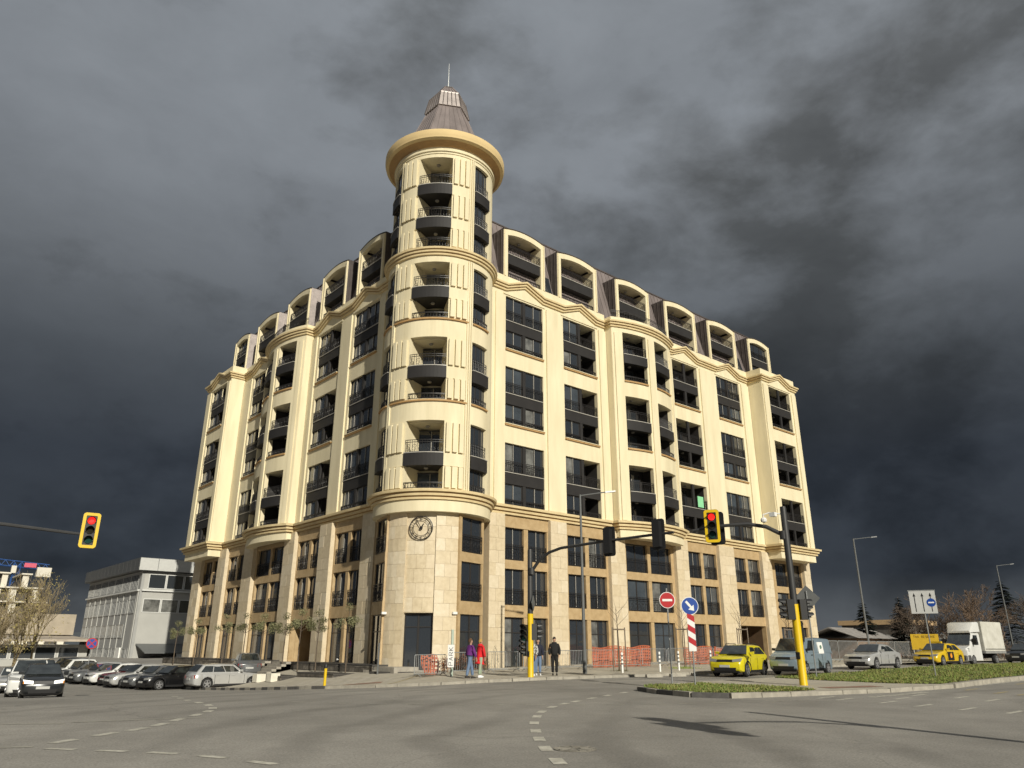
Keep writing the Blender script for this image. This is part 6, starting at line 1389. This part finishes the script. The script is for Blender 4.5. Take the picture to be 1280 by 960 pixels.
# ================================================================== trees and buildings further off
def bare_tree(name, label, x, y, z, h, m, seed, spread=.9, levels=5, group=None, r0_=.16, twig=.010, upright=.35, nb=(3, 4), twm=None):
    rr_ = random.Random(seed); t = thing(name, label, 'tree', (x, y, z), 0, group); tr_ = MB(); br = MB()
    def grow(p, d, l, r_, lv):
        n = 3; pts = [p]; q = p; dd_ = d.copy()
        for i in range(n):
            dd_ = (dd_+Vector((rr_.gauss(0, .13), rr_.gauss(0, .13), rr_.gauss(.02, .08)))).normalized(); q = q+dd_*l/n; pts.append(q)
        (tr_ if lv == levels else br).tube(pts, [max(twig, r_*(1-.45*i/n)) for i in range(n+1)], 6 if lv >= levels-1 else 3, cap=False)
        if lv == 0: return
        k = rr_.randint(*nb) if lv < levels else nb[1]+3
        for i in range(k):
            f = rr_.uniform(.35, 1) if lv < levels else rr_.uniform(.3, 1); idx = min(n-1, int(f*n)); bp = pts[idx].lerp(pts[idx+1], f*n-idx if f < 1 else 1)
            a = rr_.uniform(0, 6.283); o_ = dd_.orthogonal().normalized(); o2 = dd_.cross(o_); sd_ = (o_*math.cos(a)+o2*math.sin(a))
            nd = (dd_*rr_.uniform(.45, 1)+sd_*spread*rr_.uniform(.5, 1)+Vector((0, 0, upright))).normalized()
            grow(bp, nd, l*rr_.uniform(.5, .78), r_*.5, lv-1)
    grow(Vector((0, 0, -.3)), Vector((rr_.gauss(0, .05), rr_.gauss(0, .05), 1)).normalized(), h*.42, r0_, levels)
    tr_.build('trunk', m, t, recalc=False); br.build('crown', twm or m, t, recalc=False); return t
TW = mat('brown_twigs', (.17, .118, .082), .9, var=.25, scale=.7); TWD = mat('dark_twigs', (.11, .08, .058), .9, var=.3, scale=.7); TWY = mat('yellow_twigs', (.235, .185, .105), .9, var=.3, scale=.8); TRK = mat('grey_trunk', (.16, .13, .10), .9, var=.3, scale=2)
LFY = mat('budding_leaves', (.30, .25, .09), .85, var=.35, scale=2)
def conifer(label, x, y, z, h, r_, seed):
    rr_ = random.Random(seed); t = thing('conifer', label, 'tree', (x, y, z)); b = MB(); b.tube([(0, 0, -.5), (0, 0, h)], [.22, .03], 6); b.build('trunk', TRK, t); f = MB()
    zz = h*.16
    while zz < h*.985:
        fr = (zz-h*.16)/(h*.84); L_ = r_*(1-fr)**.8*rr_.uniform(.75, 1.1)+.15; n = 14
        for k in range(n):
            if rr_.random() < .18: continue
            a = rr_.uniform(0, 6.283); jz = rr_.uniform(-.025, .025)*h; d = Vector((math.cos(a), math.sin(a), 0)); s_ = Vector((-d.y, d.x, 0)); l = L_*rr_.uniform(.7, 1.1); m_ = 7
            for i in range(m_):
                u0, u1 = i/m_, (i+1)/m_
                for q in range(3):
                    uu_ = rr_.uniform(u0, u1); p = d*l*uu_+Vector((0, 0, zz+jz-.28*l*uu_*uu_+.05*l*uu_)); w_ = .5*(1-uu_*.6)*min(1, l/1.5)
                    sg = rr_.choice((-1, 1)); e = p+s_*sg*w_+d*w_*.6+Vector((0, 0, rr_.uniform(-.3, .05)*w_)); g_ = d*.2
                    f.add([p-g_, p+g_, e+g_*.4, e-g_*.2], [(0, 1, 2, 3)], rr_.randint(0, 1))
        zz += h*.042
    f.build('crown', [mat('spruce_mid', (.032, .046, .03), .9, var=.3, scale=2), mat('spruce_dark', (.024, .036, .026), .9, var=.3, scale=2)], t, recalc=False); return t
conifer('tall dark spruce left of the first slim street lamp', 63.5, 1.9, .4, 6.4, 2.1, 1); conifer('tall dark cedar between the lane sign and the truck, standing clear', 95, -3.2, .4, 10.4, 4.2, 2); conifer('thin dark spruce among the bare trees behind the silver saloon', 74, 2.2, .4, 7.4, 2.0, 3)
for i, (x, y, h, m, lb) in enumerate([(66, -3.5, 7.6, TWD, 'dark bare tree behind the silver saloon'), (70, -.5, 8.6, TWD, 'bare tree with pale stems left of the lane sign'), (64, -6.3, 7.2, TW, 'bare tree just behind the lane sign post'), (62.2, -8.6, 8.6, TW, 'large reddish bare tree right of the lane sign'), (67, -11.0, 7.4, TW, 'reddish bare tree behind the yellow banner'), (80, -17.0, 9.6, TW, 'reddish bare tree over the truck box at the right edge'), (90, -7.0, 9.0, TWD, 'dark bare tree beyond the cedar'), (76, -18.2, 7.4, TW, 'bare tree at the far right edge behind the dark car'), (80, 4, 8.5, TWD, 'low dark bare tree near the corner of the block')]):
    bare_tree('bare_tree', lb, x, y, .4, h, m, 20+i, .95, 5, 'bare trees beyond the waiting cars', .13, .015, .32, (3, 4))
hg = MB()
for k in range(1500):
    x = rnd.uniform(58, 110); y = rnd.uniform(-16, 10); p = Vector((x, y, .4)); d = Vector((rnd.gauss(0, .5), rnd.gauss(0, .5), 1)).normalized(); l = rnd.uniform(.8, 2.4); hg.tube([p, p+d*l], [.03, .012], 3, m=rnd.randint(0, 1), cap=False)
stuff(tag(hg.build('scrub', [TWD, TW], recalc=False), 'tangle of bare brown scrub under the trees on the right', 'scrub'))
# willow-like budding trees on the left
def leafy(t_, n, z0, z1, r_, m, seed):
    rr_ = random.Random(seed); b = MB()
    for k in range(n):
        f = rr_.random(); zz = z0+(z1-z0)*f; rad = r_*math.sin(math.pi*min(.97, .12+.85*f))**.7*rr_.random()**.5; a = rr_.uniform(0, 6.283); p = Vector((rad*math.cos(a), rad*math.sin(a), zz)); s = rr_.uniform(.05, .13); u = Vector((rr_.gauss(0, 1), rr_.gauss(0, 1), rr_.gauss(0, 1))).normalized(); v = u.orthogonal().normalized(); b.add([p-u*s, p+v*s*.5, p+u*s, p-v*s*.5], [(0, 1, 2, 3)])
    b.build('foliage', m, t_, recalc=False)
for i, (x, y, h, lb, n) in enumerate([(-11.8, 50, 10.6, 'tall budding tree left of the grey office building, tallest of the group', 1700), (-14.7, 42.4, 8.4, 'yellowish budding tree in front of the building under construction', 2600), (-17.0, 38.6, 7.8, 'yellowish budding tree at the left edge of the picture', 2300)]):
    t = bare_tree('budding_tree', lb, x, y, -1.05, h, TWY, 50+i, .62, 5, None, .13, .009, .6, (3, 4), TWY); leafy(t, n//4, h*.25, h*.93, h*.26, LFY, 60+i)

def grid_building(name, label, cat, x0, x1, y0, y1, z0, z1, m): 
    t = thing(name, label, cat, (0, 0, 0)); b = MB(); b.box(x0, x1, y0, y1, z0, z1); return t, b
# grey four-storey office building behind the left end of the block
GX, GY = 2.6, 71.0
GREY = mat('grey_cladding', (.33, .33, .32), .7, var=.06, scale=.8, bump=.1, bscale=30); GREYL = mat('pale_grey_cladding', (.40, .395, .37), .6, var=.05, scale=.6); GPAR = mat('grey_metal_fascia', (.10, .103, .105), .45, metal=.2, var=.08); WFR = mat('white_window_frame', (.62, .62, .60), .5, var=.04)
ob = thing('office_building', 'grey four storey office building with white framed window bands and a metal fascia', 'building', (0, 0, 0))
b = MB(); b.box(GX, GX+26, GY, GY+29, -1.6, 11.3); b.build('wall', GREY, ob)
b = MB(); b.box(GX+.35, GX+25.9, GY-.06, GY-.005, -1.5, 11.0); b.build('sunlit_front', GREYL, ob)  # front face coloured paler than the side, for the sun on it
b = MB(); b.box(GX-.7, GX+26.6, GY-.7, GY+29.6, 11.35, 13.05); b.build('fascia', GPAR, ob)
for k in range(15): b = MB(); b.box(GX-.735, GX-.702, GY-.5+2*k, GY-.5+2*k+1.93, 11.4, 13.0); b.build('fascia_panel', GPAR, ob)
for k in range(11): b = MB(); b.box(GX-.7+2.4*k, GX-.7+2.4*k+2.34, GY-.735, GY-.702, 11.4, 13.0); b.build('fascia_panel', mat('sunlit_metal_fascia', (.55, .55, .53), .4, metal=.1, var=.05), ob)  # same fascia in a paler colour, standing for sun on the front
def win(par, F, t0, t1, z0, z1, d=0, n=1, fr=WFR, gl=GLASS):
    b = MB(); e = .09
    for a, c, u, v in ((t0, t1, z0, z0+e), (t0, t1, z1-e, z1)): b.fbox(F, a, c, d-.02, d+.07, u, v)
    for i in range(n+1): xx = t0+(t1-t0)*i/n; b.fbox(F, max(t0, xx-e/2 if 0 < i < n else (xx if i == 0 else xx-e)), min(t1, xx+e/2 if 0 < i < n else (xx+e if i == 0 else xx)), d-.02, d+.07, z0+e, z1-e)
    o = b.build('window', fr, par); p = MB(); p.fbox(F, t0+.04, t1-.04, d-.03, d+.02, z0+.04, z1-.04); p.build('pane', gl, o); return o
def GF(t, d, z): return (GX+.4+t, GY-.06-d, z)
def GL(t, d, z): return (GX-d, GY+.4+t, z)
for k in range(5): win(ob, GF, .5+2.35*k, 2.75+2.35*k, 9.05, 11.0)
for k in range(5): win(ob, GF, .2+2.35*k, 2.45+2.35*k, 5.95, 7.75, gl=GLASS2 if k < 2 else GLASS)
for z0, z1 in ((9.0, 11.0), (5.85, 7.75), (2.75, 4.55), (-.35, 1.4)):
    for k in range(7): 
        win(ob, GL, .8+4.0*k, 4.3+4.0*k, z0, z1, n=5, fr=mat('grey_window_frame', (.30, .30, .29), .5, var=.05)) if not (z0 == 2.75 and k == 0) else None
b = MB(); b.fbox(GL, -.3, 28.6, .002, .3, 8.72, 8.9); b.fbox(GF, -.2, 25, .002, .3, 8.72, 8.9); b.build('ledge', WFR, ob)
for k in range(9): b = MB(); b.fbox(GL, .35+3.2*k, .47+3.2*k, .003, .1, -1.4, 8.7); b.build('drain_pipe', GREYL, ob)
b = MB(); b.fbox(GL, -.15, .25, .002, .12, -1.2, 8.7); b.build('corner_strip', GREYL, ob)
an = thing('entrance_canopy', 'dark lean-to canopy at the foot of the grey office building', 'canopy', (0, 0, 0)); b = MB(); b.prism([(0, 2.0), (4.6, .9), (4.6, .8), (0, 1.85)], lambda u, v: (GX+.5, GY-.1-u, v), lambda u, v: (GX+16, GY-.1-u, v)); b.build('roof', BACKG, an); b = MB(); b.box(GX+4.5, GX+8.5, GY-4.6, GY-4.4, -1.4, .9); b.build('wall', WHITE, an)
b = MB(); b.fbox(GL, 3.0, 4.8, .3, .5, -1.4, 1.5); b.build('door_surround', WHITE, an)
# low annex left of it
ax = thing('annex', 'low pale building with a flat roof left of the grey office building', 'building', (0, 0, 0)); b = MB(); b.box(-22, 2.2, 92, 110, -1.3, 1.9); b.build('wall', GREYL, ax)
b = MB(); b.hexa([(-23, 89, 2.3), (2.4, 89, 2.3), (2.4, 110, 3.2), (-23, 110, 3.2), (-23, 89, 2.6), (2.4, 89, 2.6), (2.4, 110, 3.5), (-23, 110, 3.5)]); b.build('roof', mat('sheet_roof', (.42, .36, .29), .8, var=.2, scale=.8), ax)
b = MB(); b.box(-16, 2.3, 104, 112, 3.4, 6.6); b.build('upper_wall', mat('old_concrete', (.36, .31, .24), .85, var=.15, scale=.6), ax)
def AF(t, d, z): return (-20+t, 92-d, z)
for k in range(7): win(ax, AF, .3+3.0*k, 3.0+3.0*k, -.1, 1.6, .01)
# building under construction, far left
cb = thing('construction_site_block', 'white multi storey block under construction with open floors', 'building', (0, 0, 0)); CW = mat('white_render', (.66, .62, .53), .8, var=.06, scale=.4); CD = mat('raw_concrete_dark', (.09, .08, .07), .9, var=.2, scale=.8)
bx0, by0 = -14, 168
def step(x0, x1, nf, zb_, dep=0):
    for k in range(nf):
        z = zb_+3.1*k
        b = MB(); b.box(x0-.4, x1+.4, by0-.6+dep, by0+14, z+2.8, z+3.1); b.build('floor_slab', CW, cb)
        b = MB(); b.box(x0, x1, by0+1.2+dep, by0+13, z-.0, z+2.8); b.build('back_wall', CD, cb)
        x = x0
        while x < x1-1: wd = rnd.uniform(1.2, 2.4); b = MB(); b.box(x, min(x1, x+wd), by0+dep, by0+.6+dep, z, z+2.79); b.build('wall', CW, cb); x += wd+rnd.uniform(1.4, 2.4)
step(-14, 4.4, 5, -1.0); step(4.7, 8.2, 4, -1.0, .0); step(8.5, 12, 3, -1.0); step(12.3, 14.2, 2, -1.0); step(-8, 0, 1, 14.6, 1.0); step(3, 4.4, 1, 14.6, 1.5); step(5.5, 7, 1, 11.5, 1.0)
cr = thing('tower_crane', 'blue tower crane with a long jib and a pale counterweight', 'crane', (7.8, 217, -4.0)); CB = mat('crane_blue', (.03, .09, .28), .5, var=.1)
b = MB()
for z in range(0, 27, 2):
    for sx, sy in ((-.8, -.8), (.8, -.8), (.8, .8), (-.8, .8)): b.tube([(sx, sy, z), (sx, sy, z+2)], .12, 4)
    b.tube([(-.8, -.8, z), (.8, -.8, z+2)], .08, 4); b.tube([(-.8, .8, z), (-.8, -.8, z+2)], .08, 4)
b.build('mast', CB, cr); b = MB()
for k in range(-14, 4):
    x = k*2.0
    for y_, z_ in ((-.7, 27), (.7, 27), (0, 28.6)): b.tube([(x, y_, z_-.12*k), (x+2, y_, z_-.12*(k+1))], .13, 4)
    b.tube([(x, -.7, 27-.12*k), (x+1, 0, 28.6-.12*k-.06)], .08, 4); b.tube([(x+1, 0, 28.6-.12*k-.06), (x+2, -.7, 27-.12*(k+1))], .08, 4)
b.build('jib', CB, cr); b = MB(); b.box(5.0, 8.6, -1, 1, 24.6, 27.2); b.build('counterweight', CW, cr); b = MB(); b.box(1.6, 4.6, -1.02, -.95, 27.0, 28.2); b.build('name_board', mat('pink_print', (.6, .1, .16), .6), cr); b = MB(); b.box(-1.4, -.2, -1.6, -.6, 25.2, 27.2); b.build('cab', CW, cr)
# low roofs and banner on the right
sh = thing('shed', 'low long shed with a sunlit orange parapet beyond the corner of the block', 'building', (0, 0, 0)); b = MB(); b.box(126, 140, 24, 36, -.5, 6.0); b.build('wall', CD, sh); b = MB(); b.box(125.5, 140.5, 23.5, 36.5, 6.02, 6.9); b.build('parapet', mat('ochre_wall', (.48, .33, .18), .8, var=.1), sh); b = MB(); b.box(121, 126, 8, 30, 3.3, 4.1); b.build('canopy', GREYL, sh)
s2_ = thing('kiosk', 'small shed with a shallow grey roof behind the blue van', 'building', (0, 0, 0)); b = MB(); b.box(58, 66, .5, 6, 0, 2.7); b.build('wall', mat('rust_boards', (.16, .10, .06), .85, var=.3, scale=2), s2_); b = MB(); b.prism([(-.6, 2.72), (2.7, 3.9), (6.1, 2.72), (2.7, 3.75)], lambda u, v: (57.2, u+.5, v), lambda u, v: (66.8, u+.5, v)); b.build('roof', mat('fibre_roof', (.28, .26, .24), .85, var=.25, scale=1.5), s2_)
s3_ = thing('low_house', 'low plain building behind the reddish bare trees', 'building', (0, 0, 0)); b = MB(); b.box(106, 112, -14, -3, 0, 4.6); b.build('wall', GREYL, s3_); b = MB(); b.box(105.7, 112.3, -14.4, -2.6, 4.62, 5.0); b.build('roof', BACKG, s3_)
bn = thing('banner', 'yellow banner with dark lettering above the taxi', 'banner', (43.0, -12.6, .5), R(-70)); b = MB(); b.box(-1.05, 1.05, -.03, .03, 1.05, 2.3); b.build('banner_panel', mat('banner_yellow', (.62, .40, .02), .7, var=.06), bn)
for s in (-.95, .95): b = MB(); b.tube([(s, 0, -.2), (s, 0, 1.04)], .05, 6); b.build('post', STEEL, bn)
FONT = dict(T=[(0, 1, 1, 1), (.5, 1, .5, 0)], A=[(0, 0, .5, 1), (.5, 1, 1, 0), (.25, .4, .75, .4)], X=[(0, 0, 1, 1), (0, 1, 1, 0)], R=[(0, 0, 0, 1), (0, 1, 1, 1), (1, 1, 1, .5), (1, .5, 0, .5), (.4, .5, 1, 0)], E=[(0, 0, 0, 1), (0, 1, 1, 1), (0, .5, .8, .5), (0, 0, 1, 0)], S=[(1, 1, 0, 1), (0, 1, 0, .5), (0, .5, 1, .5), (1, .5, 1, 0), (1, 0, 0, 0)], V=[(0, 1, .5, 0), (.5, 0, 1, 1)])
DKP = mat('dark_print', (.12, .07, .01), .7)
x = -.82
for ch in 'TAX RESERVE':
    if ch != ' ':
        b = MB()
        for a, c, d, e in FONT[ch]: b.tube([(x+.1*a, -.035, 2.0+.17*c), (x+.1*d, -.035, 2.0+.17*e)], .012, 4)
        b.build('letter', DKP, bn)
    x += .15
# distant ridge of hills
hl = MB(); n = 120
for i in range(n+1):
    a = R(-20+150*i/n); r_ = 2600; hh = 46+26*math.sin(i*.21)+14*math.sin(i*.57+1)+6*math.sin(i*1.3)
    hl.v += [(r_*math.cos(a), r_*math.sin(a), -5), (r_*1.05*math.cos(a), r_*1.05*math.sin(a), max(12, hh))]
hl.f = [(2*i, 2*i+2, 2*i+3, 2*i+1) for i in range(n)]; hl.m = [0]*n
struct(hl.build('hills', mat('distant_hills', (.06, .07, .08), .95, var=.1, scale=.01), smooth=60, recalc=False))
